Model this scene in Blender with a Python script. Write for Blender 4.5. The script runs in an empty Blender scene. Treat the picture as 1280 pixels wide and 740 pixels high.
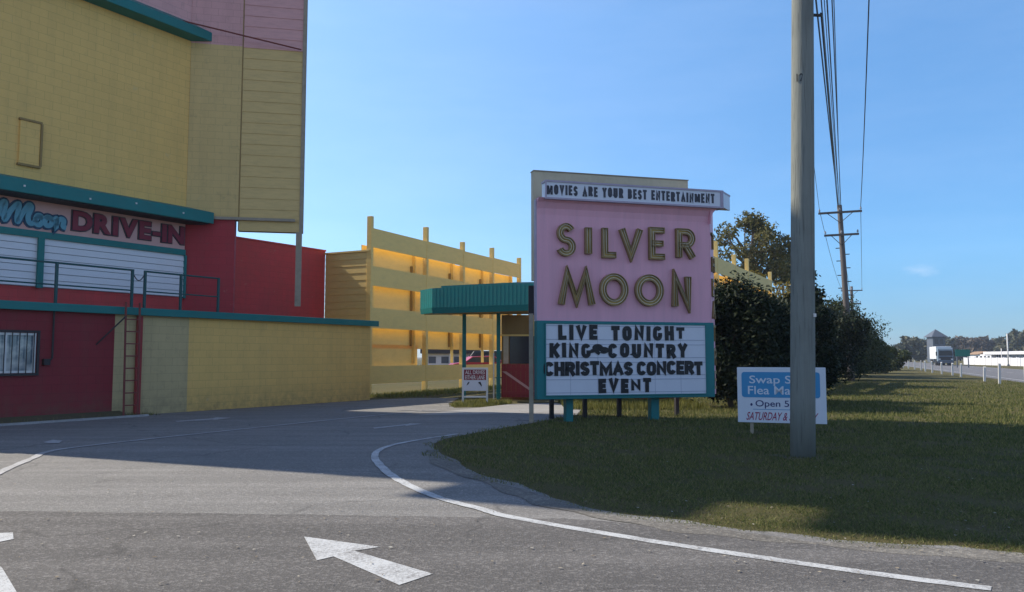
import bpy, bmesh, math, random
import numpy as np
from mathutils import Vector, Matrix

# ------------------------------------------------------------------ camera, sky, sun, exposure
SC = bpy.context.scene
COL = SC.collection
F = 1000.0            # focal length in photo pixels (1280 wide)
H = 1.45              # eye height, metres
PITCH = math.atan(0.0765)
cam = bpy.data.cameras.new('camera'); cam_o = bpy.data.objects.new('camera', cam); COL.objects.link(cam_o)
cam.sensor_width = 36.0; cam.lens = 36.0 * F / 1280.0
cam.clip_start = 0.1; cam.clip_end = 6000.0
cam_o.location = (0, 0, H); cam_o.rotation_euler = (math.pi / 2 + PITCH, 0, 0)
SC.camera = cam_o

SUN_H = Vector((-1.0, 0.42)).normalized()      # horizontal direction towards the sun
SUN_EL = math.radians(40.0)
SUN_DIR = Vector((SUN_H.x * math.cos(SUN_EL), SUN_H.y * math.cos(SUN_EL), math.sin(SUN_EL)))
world = bpy.data.worlds.new('World'); SC.world = world; world.use_nodes = True
wn = world.node_tree.nodes; wl = world.node_tree.links
for n in list(wn): wn.remove(n)
w_out = wn.new('ShaderNodeOutputWorld'); w_bg = wn.new('ShaderNodeBackground'); w_sky = wn.new('ShaderNodeTexSky')
w_sky.sky_type = 'NISHITA'; w_sky.sun_disc = False
w_sky.sun_elevation = SUN_EL
w_sky.sun_rotation = math.atan2(SUN_H.x, SUN_H.y)
w_sky.altitude = 0; w_sky.air_density = 0.8; w_sky.dust_density = 0.0; w_sky.ozone_density = 4.0
w_bg.inputs['Strength'].default_value = 0.15
# hazy low sky: the pale band near the horizon is dimmer and bluer than the clear-air model makes it
w_tc = wn.new('ShaderNodeTexCoord'); w_sx = wn.new('ShaderNodeSeparateXYZ'); wl.new(w_tc.outputs['Generated'], w_sx.inputs[0])
w_rp = wn.new('ShaderNodeValToRGB'); wl.new(w_sx.outputs[2], w_rp.inputs['Fac'])
_e = w_rp.color_ramp.elements
while len(_e) < 5: _e.new(0.5)
for _el, (_p, _c) in zip(_e, [(0.0, (0.26, 0.37, 0.50)), (0.05, (0.34, 0.48, 0.60)), (0.12, (0.49, 0.70, 0.80)), (0.40, (0.88, 1.12, 1.16)), (0.62, (0.85, 0.95, 1.0))]):
    _el.position = _p; _el.color = (*_c, 1)
w_mx = wn.new('ShaderNodeMix'); w_mx.data_type = 'RGBA'; w_mx.blend_type = 'MULTIPLY'; w_mx.inputs[0].default_value = 1.0
wl.new(w_sky.outputs[0], w_mx.inputs[6]); wl.new(w_rp.outputs['Color'], w_mx.inputs[7])
# added warm glow in the unseen sky behind the viewer, brightening shaded fronts
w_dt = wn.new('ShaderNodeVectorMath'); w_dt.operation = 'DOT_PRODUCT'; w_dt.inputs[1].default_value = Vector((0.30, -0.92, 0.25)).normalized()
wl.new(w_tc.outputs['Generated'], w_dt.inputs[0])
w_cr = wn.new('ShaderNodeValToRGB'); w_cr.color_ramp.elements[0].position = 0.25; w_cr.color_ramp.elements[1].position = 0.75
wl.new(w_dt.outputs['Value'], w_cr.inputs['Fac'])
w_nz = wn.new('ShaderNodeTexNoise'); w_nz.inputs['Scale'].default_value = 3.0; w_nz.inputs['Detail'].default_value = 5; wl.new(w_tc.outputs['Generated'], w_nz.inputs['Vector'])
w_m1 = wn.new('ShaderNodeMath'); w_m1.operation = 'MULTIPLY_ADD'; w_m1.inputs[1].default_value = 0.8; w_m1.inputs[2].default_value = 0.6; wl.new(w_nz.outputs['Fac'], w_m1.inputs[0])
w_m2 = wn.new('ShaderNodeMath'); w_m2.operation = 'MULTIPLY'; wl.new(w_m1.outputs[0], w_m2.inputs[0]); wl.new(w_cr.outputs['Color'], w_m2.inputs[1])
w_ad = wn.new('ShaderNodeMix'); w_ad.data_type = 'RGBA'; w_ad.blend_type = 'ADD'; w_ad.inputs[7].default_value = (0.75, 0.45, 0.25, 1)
w_dg = wn.new('ShaderNodeVectorMath'); w_dg.operation = 'DOT_PRODUCT'; w_dg.inputs[1].default_value = (SUN_H.x, SUN_H.y, 0)
wl.new(w_tc.outputs['Generated'], w_dg.inputs[0])
w_gr = wn.new('ShaderNodeValToRGB'); _g = w_gr.color_ramp.elements
_g[0].position = 0.0; _g[0].color = (1, 1, 1, 1); _g[1].position = 0.75; _g[1].color = (1.75, 1.28, 1.08, 1)
wl.new(w_dg.outputs['Value'], w_gr.inputs['Fac'])
w_mg = wn.new('ShaderNodeMix'); w_mg.data_type = 'RGBA'; w_mg.blend_type = 'MULTIPLY'; w_mg.inputs[0].default_value = 1.0
wl.new(w_mx.outputs[2], w_mg.inputs[6]); wl.new(w_gr.outputs['Color'], w_mg.inputs[7])
w_mp = wn.new('ShaderNodeMapping'); w_mp.inputs['Scale'].default_value = (2.0, 2.0, 9.0); wl.new(w_tc.outputs['Generated'], w_mp.inputs['Vector'])
w_n2 = wn.new('ShaderNodeTexNoise'); w_n2.inputs['Scale'].default_value = 2.2; w_n2.inputs['Detail'].default_value = 7; w_n2.inputs['Roughness'].default_value = 0.62; wl.new(w_mp.outputs[0], w_n2.inputs['Vector'])
w_r2 = wn.new('ShaderNodeValToRGB'); w_r2.color_ramp.elements[0].position = 0.40; w_r2.color_ramp.elements[1].position = 0.85; w_r2.color_ramp.elements[1].color = (0.26, 0.22, 0.18, 1); wl.new(w_n2.outputs['Fac'], w_r2.inputs['Fac'])
w_a2 = wn.new('ShaderNodeMix'); w_a2.data_type = 'RGBA'; w_a2.blend_type = 'ADD'; w_a2.inputs[0].default_value = 1.0
wl.new(w_mg.outputs[2], w_a2.inputs[6]); wl.new(w_r2.outputs['Color'], w_a2.inputs[7])
# one small thin cloud low on the right
w_cs = wn.new('ShaderNodeVectorMath'); w_cs.operation = 'SUBTRACT'; w_cs.inputs[1].default_value = Vector((0.515, 1.0, 0.108)).normalized(); wl.new(w_tc.outputs['Generated'], w_cs.inputs[0])
w_cm = wn.new('ShaderNodeVectorMath'); w_cm.operation = 'MULTIPLY'; w_cm.inputs[1].default_value = (42, 42, 130); wl.new(w_cs.outputs[0], w_cm.inputs[0])
w_cl = wn.new('ShaderNodeVectorMath'); w_cl.operation = 'LENGTH'; wl.new(w_cm.outputs[0], w_cl.inputs[0])
w_cn = wn.new('ShaderNodeTexNoise'); w_cn.inputs['Scale'].default_value = 1.6; w_cn.inputs['Detail'].default_value = 6; wl.new(w_cm.outputs[0], w_cn.inputs['Vector'])
w_c1 = wn.new('ShaderNodeMath'); w_c1.operation = 'MULTIPLY_ADD'; w_c1.inputs[1].default_value = 1.6; w_c1.inputs[2].default_value = -0.8; wl.new(w_cn.outputs['Fac'], w_c1.inputs[0])
w_c2 = wn.new('ShaderNodeMath'); w_c2.operation = 'ADD'; wl.new(w_cl.outputs['Value'], w_c2.inputs[0]); wl.new(w_c1.outputs[0], w_c2.inputs[1])
w_c3 = wn.new('ShaderNodeValToRGB'); w_c3.color_ramp.elements[0].position = 0.0; w_c3.color_ramp.elements[0].color = (0.75, 0.50, 0.30, 1); w_c3.color_ramp.elements[1].position = 0.95; w_c3.color_ramp.elements[1].color = (0, 0, 0, 1); wl.new(w_c2.outputs[0], w_c3.inputs['Fac'])
w_a3 = wn.new('ShaderNodeMix'); w_a3.data_type = 'RGBA'; w_a3.blend_type = 'ADD'; w_a3.inputs[0].default_value = 1.0
wl.new(w_a2.outputs[2], w_a3.inputs[6]); wl.new(w_c3.outputs['Color'], w_a3.inputs[7]); w_a2 = w_a3
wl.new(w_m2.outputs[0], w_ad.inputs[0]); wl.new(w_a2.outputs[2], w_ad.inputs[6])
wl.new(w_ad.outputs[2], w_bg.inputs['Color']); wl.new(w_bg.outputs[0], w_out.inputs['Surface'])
sun = bpy.data.lights.new('sun', 'SUN'); sun_o = bpy.data.objects.new('sun', sun); COL.objects.link(sun_o)
sun.energy = 4.5; sun.angle = math.radians(0.55); sun.color = (1.0, 0.91, 0.77)
sun_o.location = (-40, 15, 40)
sun_o.rotation_euler = SUN_DIR.to_track_quat('Z', 'Y').to_euler()
SC.view_settings.view_transform = 'Standard'; SC.view_settings.look = 'None'
SC.view_settings.exposure = 0.5; SC.view_settings.gamma = 1.0; SC.view_settings.use_curve_mapping = False
SC.cycles.max_bounces = 8; SC.cycles.diffuse_bounces = 5; SC.cycles.glossy_bounces = 3
SC.cycles.transmission_bounces = 4; SC.cycles.transparent_max_bounces = 6
SC.cycles.use_denoising = True

# ------------------------------------------------------------------ surveying: photo points -> places
CP, SP = math.cos(PITCH), math.sin(PITCH)
def ray(px, py):
    u = (px - 640) / F; v = (370 - py) / F
    return (u, CP - v * SP, SP + v * CP)
def gnd(px, py):
    r = ray(px, py); t = -H / r[2]
    return (r[0] * t, r[1] * t)
def onp(px, py, P, d):
    """where the sight line meets the upright plane through P along d: (distance along d, height)"""
    r = ray(px, py)
    det = r[0] * (-d[1]) + d[0] * r[1]
    t = (P[0] * (-d[1]) + d[0] * P[1]) / det
    a = (r[0] * t - P[0]) * d[0] + (r[1] * t - P[1]) * d[1]
    return a, H + r[2] * t
def at_depth(px, y):
    return ((px - 640) / F * y, y)
def z_at(py, y):
    r = ray(640, py); return H + r[2] / r[1] * y
def unit(x, y):
    l = math.hypot(x, y); return (x / l, y / l)

# ------------------------------------------------------------------ objects
LOC = {}
def link(o):
    COL.objects.link(o); return o
def tag(o, label=None, cat=None, group=None, kind=None):
    if label: o['label'] = label
    if cat: o['category'] = cat
    if group: o['group'] = group
    if kind: o['kind'] = kind
    return o
def thing(name, loc, label, cat, group=None):
    o = link(bpy.data.objects.new(name, None)); o.location = loc; o.empty_display_size = 0.3
    LOC[o] = Vector(loc)
    return tag(o, label, cat, group)
def copy_tree(o, parent=None):
    c = o.copy(); COL.objects.link(c)
    c.parent = parent
    for ch in list(o.children): copy_tree(ch, c)
    return c

class MB:
    def __init__(self): self.v = []; self.f = []
    def add(self, vs, fs):
        b = len(self.v); self.v += [tuple(p) for p in vs]; self.f += [tuple(i + b for i in f) for f in fs]
        return self
    def prof(self, P, d, n, prof, a0, a1):
        """closed profile of (offset along n, z) swept along d from a0 to a1"""
        k = len(prof); vs = []
        for a in (a0, a1):
            for (o, z) in prof:
                vs.append((P[0] + d[0] * a + n[0] * o, P[1] + d[1] * a + n[1] * o, z))
        fs = [(i, (i + 1) % k, k + (i + 1) % k, k + i) for i in range(k)] + [tuple(range(k))[::-1], tuple(range(k, 2 * k))]
        return self.add(vs, fs)
    def box(self, P, d, n, a0, a1, o0, o1, z0, z1):
        return self.prof(P, d, n, [(o0, z0), (o1, z0), (o1, z1), (o0, z1)], a0, a1)
    def cube(self, x0, x1, y0, y1, z0, z1):
        return self.box((0, 0), (1, 0), (0, 1), x0, x1, y0, y1, z0, z1)
    def plate(self, P, d, n, poly, o0, o1):
        """closed polygon of (along d, z) extruded along n"""
        k = len(poly); vs = []
        for o in (o0, o1):
            for (a, z) in poly:
                vs.append((P[0] + d[0] * a + n[0] * o, P[1] + d[1] * a + n[1] * o, z))
        fs = [(i, (i + 1) % k, k + (i + 1) % k, k + i) for i in range(k)] + [tuple(range(k))[::-1], tuple(range(k, 2 * k))]
        return self.add(vs, fs)
    def para(self, P, d, bk, a0, a1, t0, t1, z0, z1):
        """block whose ends run back along bk instead of square to the face"""
        return self.vprism([(P[0] + d[0] * a + bk[0] * t, P[1] + d[1] * a + bk[1] * t) for a, t in ((a0, t0), (a1, t0), (a1, t1), (a0, t1))], z0, z1)
    def vprism(self, poly, z0, z1):
        k = len(poly)
        vs = [(x, y, z0) for x, y in poly] + [(x, y, z1) for x, y in poly]
        fs = [(i, (i + 1) % k, k + (i + 1) % k, k + i) for i in range(k)] + [tuple(range(k))[::-1], tuple(range(k, 2 * k))]
        return self.add(vs, fs)
    def tube(self, pts, rad, sides=8):
        pts = [Vector(p) for p in pts]; m = len(pts)
        rs = rad if isinstance(rad, (list, tuple)) else [rad] * m
        vs = []; prev = None
        for i, p in enumerate(pts):
            t = (pts[min(i + 1, m - 1)] - pts[max(i - 1, 0)]).normalized()
            if prev is None:
                u = t.cross(Vector((0, 0, 1)))
                if u.length < 1e-3: u = Vector((1, 0, 0))
            else:
                u = prev - t * prev.dot(t)
            u.normalize(); prev = u; w = t.cross(u)
            for k in range(sides):
                a = 2 * math.pi * k / sides
                vs.append(p + (u * math.cos(a) + w * math.sin(a)) * rs[i])
        fs = []
        for i in range(m - 1):
            for k in range(sides):
                k2 = (k + 1) % sides
                fs.append((i * sides + k, i * sides + k2, (i + 1) * sides + k2, (i + 1) * sides + k))
        fs += [tuple(range(sides))[::-1], tuple(range((m - 1) * sides, m * sides))]
        return self.add(vs, fs)
    def build(self, name, mat, parent=None, smooth=False, bevel=0, recalc=True, off=None):
        root = parent
        while root is not None and root.parent is not None: root = root.parent
        o0 = LOC.get(root, Vector((0, 0, 0))) if off is None else off
        me = bpy.data.meshes.new(name)
        me.from_pydata([(x - o0[0], y - o0[1], z - o0[2]) for x, y, z in self.v], [], self.f)
        if recalc:
            bm = bmesh.new(); bm.from_mesh(me)
            bmesh.ops.recalc_face_normals(bm, faces=bm.faces[:]); bm.to_mesh(me); bm.free()
        me.materials.append(mat)
        o = link(bpy.data.objects.new(name, me)); o.parent = parent
        if smooth:
            for p in me.polygons: p.use_smooth = len(p.vertices) == 4
        if bevel:
            b = o.modifiers.new('bevel', 'BEVEL'); b.width = bevel; b.segments = 2; b.limit_method = 'ANGLE'
        me.update()
        return o
def top(mb, name, mat, label, cat, group=None, **k):
    o = mb.build(name, mat, None, **k); LOC[o] = Vector((0, 0, 0))
    return tag(o, label, cat, group)

def raw_mesh(name, verts, nper, mat, parent=None, off=(0, 0, 0)):
    """fast mesh of separate n-gons; verts is (k*nper, 3)"""
    verts = np.asarray(verts, dtype=np.float32) - np.asarray(off, dtype=np.float32)
    nv = len(verts); nf = nv // nper
    me = bpy.data.meshes.new(name)
    me.vertices.add(nv); me.vertices.foreach_set('co', verts.ravel())
    me.loops.add(nv); me.loops.foreach_set('vertex_index', np.arange(nv, dtype=np.int32))
    me.polygons.add(nf)
    me.polygons.foreach_set('loop_start', np.arange(0, nv, nper, dtype=np.int32))
    me.polygons.foreach_set('loop_total', np.full(nf, nper, dtype=np.int32))
    me.materials.append(mat); me.update(calc_edges=True)
    o = link(bpy.data.objects.new(name, me)); o.parent = parent
    return o

# ------------------------------------------------------------------ materials
class NT:
    def __init__(self, name):
        self.m = bpy.data.materials.new(name); self.m.use_nodes = True
        self.t = self.m.node_tree; self.b = self.t.nodes['Principled BSDF']
        self.b.inputs['Specular IOR Level'].default_value = 0.35
    def n(self, typ, **k):
        x = self.t.nodes.new(typ)
        for a, v in k.items(): setattr(x, a, v)
        return x
    def l(self, a, b): self.t.links.new(a, b)
    def math(self, op, a, b=None):
        x = self.n('ShaderNodeMath', operation=op)
        for i, v in enumerate((a, b)):
            if v is None: continue
            if isinstance(v, (int, float)): x.inputs[i].default_value = v
            else: self.l(v, x.inputs[i])
        return x.outputs[0]
    def noise(self, vec, scale, detail=4, rough=0.55):
        x = self.n('ShaderNodeTexNoise'); x.inputs['Scale'].default_value = scale
        x.inputs['Detail'].default_value = detail; x.inputs['Roughness'].default_value = rough
        if vec is not None: self.l(vec, x.inputs['Vector'])
        return x.outputs['Fac']
    def ramp(self, fac, stops):
        x = self.n('ShaderNodeValToRGB'); e = x.color_ramp.elements
        while len(e) < len(stops): e.new(0.5)
        for el, (p, c) in zip(e, stops):
            el.position = p; el.color = (c, c, c, 1) if isinstance(c, (int, float)) else (*c, 1)
        self.l(fac, x.inputs['Fac']); return x.outputs['Color']
    def mix(self, fac, a, b, mode='MIX'):
        x = self.n('ShaderNodeMix', data_type='RGBA', blend_type=mode)
        for i, v in ((0, fac), (6, a), (7, b)):
            if isinstance(v, (int, float)): x.inputs[i].default_value = v
            elif isinstance(v, tuple): x.inputs[i].default_value = (*v, 1)
            else: self.l(v, x.inputs[i])
        return x.outputs[2]
    def pos(self): return self.n('ShaderNodeNewGeometry').outputs['Position']
    def obj(self): return self.n('ShaderNodeTexCoord').outputs['Object']
    def bump(self, h, strength=0.3, dist=0.02):
        x = self.n('ShaderNodeBump'); x.inputs['Strength'].default_value = strength; x.inputs['Distance'].default_value = dist
        self.l(h, x.inputs['Height']); self.l(x.outputs[0], self.b.inputs['Normal'])

def sc(c, k): return tuple(min(1, max(0, x * k)) for x in c)
def paint(name, col, rough=0.6, var=0.12, scale=1.5, dirt=0.0, dirtcol=(0.08, 0.065, 0.045), fine=40, bump=0.0, metal=0.0, stretch=(1, 1, 1)):
    m = NT(name); p = m.obj()
    mp = m.n('ShaderNodeMapping'); mp.inputs['Scale'].default_value = stretch; m.l(p, mp.inputs['Vector']); p = mp.outputs[0]
    f = m.noise(p, scale, 5); c = m.mix(f, sc(col, 1 - var), sc(col, 1 + var))
    f2 = m.noise(p, fine, 3); c = m.mix(m.math('MULTIPLY', f2, 0.25), c, sc(col, 0.75))
    if dirt:
        d = m.ramp(m.noise(p, scale * 2.3, 6, 0.7), [(0.45, 0.0), (0.75, 1.0)])
        c = m.mix(m.math('MULTIPLY', d, dirt), c, dirtcol)
    m.l(c, m.b.inputs['Base Color']); m.b.inputs['Roughness'].default_value = rough; m.b.inputs['Metallic'].default_value = metal
    if bump: m.bump(m.noise(p, fine, 4), bump, 0.01)
    return m.m
def block_wall(name, col, d, dirt=0.25, bw=0.41, bh=0.205, streak=0.3, fade=None):
    """painted concrete block running along d"""
    m = NT(name); p = m.pos()
    dt = m.n('ShaderNodeVectorMath', operation='DOT_PRODUCT'); m.l(p, dt.inputs[0]); dt.inputs[1].default_value = (d[0], d[1], 0)
    sx = m.n('ShaderNodeSeparateXYZ'); m.l(p, sx.inputs[0])
    cx = m.n('ShaderNodeCombineXYZ'); m.l(dt.outputs['Value'], cx.inputs[0]); m.l(sx.outputs[2], cx.inputs[1])
    br = m.n('ShaderNodeTexBrick'); m.l(cx.outputs[0], br.inputs['Vector'])
    br.inputs['Scale'].default_value = 1.0; br.inputs['Brick Width'].default_value = bw; br.inputs['Row Height'].default_value = bh
    br.inputs['Mortar Size'].default_value = 0.006; br.inputs['Mortar Smooth'].default_value = 0.6
    br.inputs['Color1'].default_value = (*sc(col, 0.97), 1); br.inputs['Color2'].default_value = (*sc(col, 1.03), 1); br.inputs['Mortar'].default_value = (*sc(col, 0.68), 1)
    c = br.outputs['Color']
    c = m.mix(m.math('MULTIPLY', m.noise(p, 0.6, 5), 0.55), c, sc(col, 0.82))
    mp = m.n('ShaderNodeMapping'); m.l(cx.outputs[0], mp.inputs['Vector']); mp.inputs['Scale'].default_value = (2.5, 0.25, 1)
    st = m.ramp(m.noise(mp.outputs[0], 1.2, 6, 0.65), [(0.45, 0.0), (0.8, 1.0)])
    c = m.mix(m.math('MULTIPLY', st, streak), c, (0.10, 0.085, 0.06))
    dd = m.ramp(m.noise(p, 5, 6, 0.7), [(0.55, 0.0), (0.75, 1.0)])
    c = m.mix(m.math('MULTIPLY', dd, dirt), c, (0.12, 0.10, 0.07))
    sz = m.n('ShaderNodeMapRange'); m.l(sx.outputs[2], sz.inputs[0]); sz.inputs[1].default_value = 0.75; sz.inputs[2].default_value = 0.0; sz.inputs[3].default_value = 0.0; sz.inputs[4].default_value = 1.0
    sp2 = m.math('MULTIPLY', sz.outputs[0], m.ramp(m.noise(p, 4.5, 6, 0.7), [(0.3, 0.0), (0.7, 1.0)]))
    c = m.mix(m.math('MULTIPLY', sp2, 0.6), c, (0.11, 0.095, 0.06))
    pe = m.ramp(m.noise(p, 2.6, 8, 0.75), [(0.63, 0.0), (0.67, 1.0)])
    c = m.mix(m.math('MULTIPLY', pe, 0.22), c, sc(col, 0.6) if col[0] < 0.4 else (0.50, 0.44, 0.30))
    if fade:
        c = m.mix(m.math('MULTIPLY', m.ramp(m.noise(p, 1.1, 6, 0.7), [(0.4, 0.0), (0.62, 1.0)]), fade[0]), c, fade[1])
    m.l(c, m.b.inputs['Base Color']); m.b.inputs['Roughness'].default_value = 0.7
    h = m.math('ADD', m.math('MULTIPLY', br.outputs['Fac'], -1.0), m.math('MULTIPLY', m.noise(p, 30, 4), 0.35))
    m.bump(h, 0.35, 0.008)
    return m.m
def asphalt(name, base, stone, patch, scale=1.0, tint=(1.0, 0.96, 0.9)):
    m = NT(name); p = m.pos()
    big = m.noise(p, 0.22, 6, 0.6); mid = m.noise(p, 1.7, 6, 0.65)
    vo = m.n('ShaderNodeTexVoronoi'); vo.inputs['Scale'].default_value = 55 * scale; m.l(p, vo.inputs['Vector'])
    sp = m.n('ShaderNodeSeparateColor'); m.l(vo.outputs['Color'], sp.inputs[0])
    fine = m.noise(p, 130 * scale, 3, 0.7)
    c = m.mix(m.ramp(big, [(0.35, 0.0), (0.65, 1.0)]), tuple(base * t for t in tint), tuple(patch * t for t in tint))
    c = m.mix(m.math('MULTIPLY', m.ramp(mid, [(0.42, 0.0), (0.7, 1.0)]), 0.45), c, tuple(base * 0.72 * t for t in tint))
    c = m.mix(m.ramp(sp.outputs[0], [(0.62, 0.0), (0.95, 0.8)]), c, tuple(stone * t for t in tint))
    c = m.mix(m.ramp(fine, [(0.35, 0.55), (0.6, 0.0)]), c, tuple(base * 0.45 * t for t in tint))
    # cracks
    ve = m.n('ShaderNodeTexVoronoi', feature='DISTANCE_TO_EDGE'); ve.inputs['Scale'].default_value = 0.33
    off = m.n('ShaderNodeVectorMath', operation='ADD')
    nz = m.n('ShaderNodeTexNoise'); nz.inputs['Scale'].default_value = 1.1; nz.inputs['Detail'].default_value = 8; m.l(p, nz.inputs['Vector'])
    m.l(p, off.inputs[0]); m.l(nz.outputs['Color'], off.inputs[1]); m.l(off.outputs[0], ve.inputs['Vector'])
    ck = m.math('MULTIPLY', m.ramp(ve.outputs['Distance'], [(0.0, 1.0), (0.013, 0.0)]), m.ramp(m.noise(p, 0.5, 3), [(0.47, 0.0), (0.56, 1.0)]))
    c = m.mix(m.math('MULTIPLY', ck, 0.6), c, tuple(base * 0.35 * t for t in tint))
    mp = m.n('ShaderNodeMapping'); mp.inputs['Rotation'].default_value = (0, 0, math.radians(28)); mp.inputs['Scale'].default_value = (0.10, 1.5, 1.0); m.l(p, mp.inputs['Vector'])
    tk = m.noise(mp.outputs[0], 1.3, 5, 0.6)
    c = m.mix(m.math('MULTIPLY', m.ramp(tk, [(0.42, 1.0), (0.60, 0.0)]), 0.30), c, tuple(base * 0.55 * t for t in tint))
    c = m.mix(m.math('MULTIPLY', m.ramp(tk, [(0.52, 0.0), (0.72, 1.0)]), 0.22), c, tuple(stone * 0.9 * t for t in tint))
    oil = m.ramp(m.noise(p, 0.9, 5, 0.6), [(0.64, 0.0), (0.72, 1.0)])
    c = m.mix(m.math('MULTIPLY', oil, 0.35), c, tuple(base * 0.4 * t for t in tint))
    m.l(c, m.b.inputs['Base Color']); m.b.inputs['Roughness'].default_value = 0.85
    h = m.math('ADD', m.math('MULTIPLY', vo.outputs['Distance'], 0.8), m.math('MULTIPLY', fine, 0.8))
    m.bump(h, 0.55, 0.012)
    return m.m
def road_paint(name, col, under, wear=0.5):
    m = NT(name); p = m.pos()
    w = m.ramp(m.math('ADD', m.math('MULTIPLY', m.noise(p, 48, 6, 0.75), 0.72), m.math('MULTIPLY', m.noise(p, 3.2, 4), 0.33)), [(0.52 - 0.12 * (wear - 0.5), 0.0), (0.66, 1.0)])
    c = m.mix(m.noise(p, 6, 5), sc(col, 0.85), col)
    c = m.mix(m.math('MULTIPLY', w, min(1, wear * 1.3)), c, under)
    m.l(c, m.b.inputs['Base Color']); m.b.inputs['Roughness'].default_value = 0.75
    m.bump(m.noise(p, 110, 3, 0.7), 0.4, 0.008)
    return m.m
def leaf_mat(name, cols, trans=0.25, rough=0.6):
    m = NT(name)
    r = m.n('ShaderNodeNewGeometry').outputs['Random Per Island']
    c = m.ramp(r, [(i / max(1, len(cols) - 1), col) for i, col in enumerate(cols)])
    c = m.mix(m.math('MULTIPLY', m.noise(m.pos(), 0.9, 4), 0.5), c, cols[0])
    m.l(c, m.b.inputs['Base Color']); m.b.inputs['Roughness'].default_value = rough; m.b.inputs['Specular IOR Level'].default_value = 0.15
    tr = m.n('ShaderNodeBsdfTranslucent'); m.l(c, tr.inputs['Color'])
    mx = m.n('ShaderNodeMixShader'); mx.inputs[0].default_value = trans
    out = m.t.nodes['Material Output']; m.l(m.b.outputs[0], mx.inputs[1]); m.l(tr.outputs[0], mx.inputs[2]); m.l(mx.outputs[0], out.inputs['Surface'])
    return m.m
def wood_pole(name, col):
    m = NT(name); p = m.obj()
    mp = m.n('ShaderNodeMapping'); mp.inputs['Scale'].default_value = (9, 9, 0.35); m.l(p, mp.inputs['Vector'])
    f = m.noise(mp.outputs[0], 3.0, 6, 0.7)
    c = m.mix(f, sc(col, 0.75), sc(col, 1.25))
    cr = m.n('ShaderNodeMapping'); cr.inputs['Scale'].default_value = (26, 26, 0.5); m.l(p, cr.inputs['Vector'])
    ck = m.ramp(m.noise(cr.outputs[0], 2.0, 4, 0.6), [(0.60, 0.0), (0.66, 1.0)])
    c = m.mix(m.math('MULTIPLY', ck, 0.4), c, sc(col, 0.25))
    c = m.mix(m.math('MULTIPLY', m.ramp(m.noise(p, 1.3, 5), [(0.5, 0.0), (0.75, 1.0)]), 0.5), c, sc(col, 0.55))
    m.l(c, m.b.inputs['Base Color']); m.b.inputs['Roughness'].default_value = 0.85
    m.bump(m.math('SUBTRACT', f, ck), 0.6, 0.02); return m.m

d = unit(0.539, 0.842); n = (d[1], -d[0])        # the building front runs along d, faces n
fd = unit(0.431, 0.902); fn = (fd[1], -fd[0])     # the louvred fence
wd = unit(0.98, 0.2); wnrm = (wd[1], -wd[0])      # the screen wing

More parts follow.
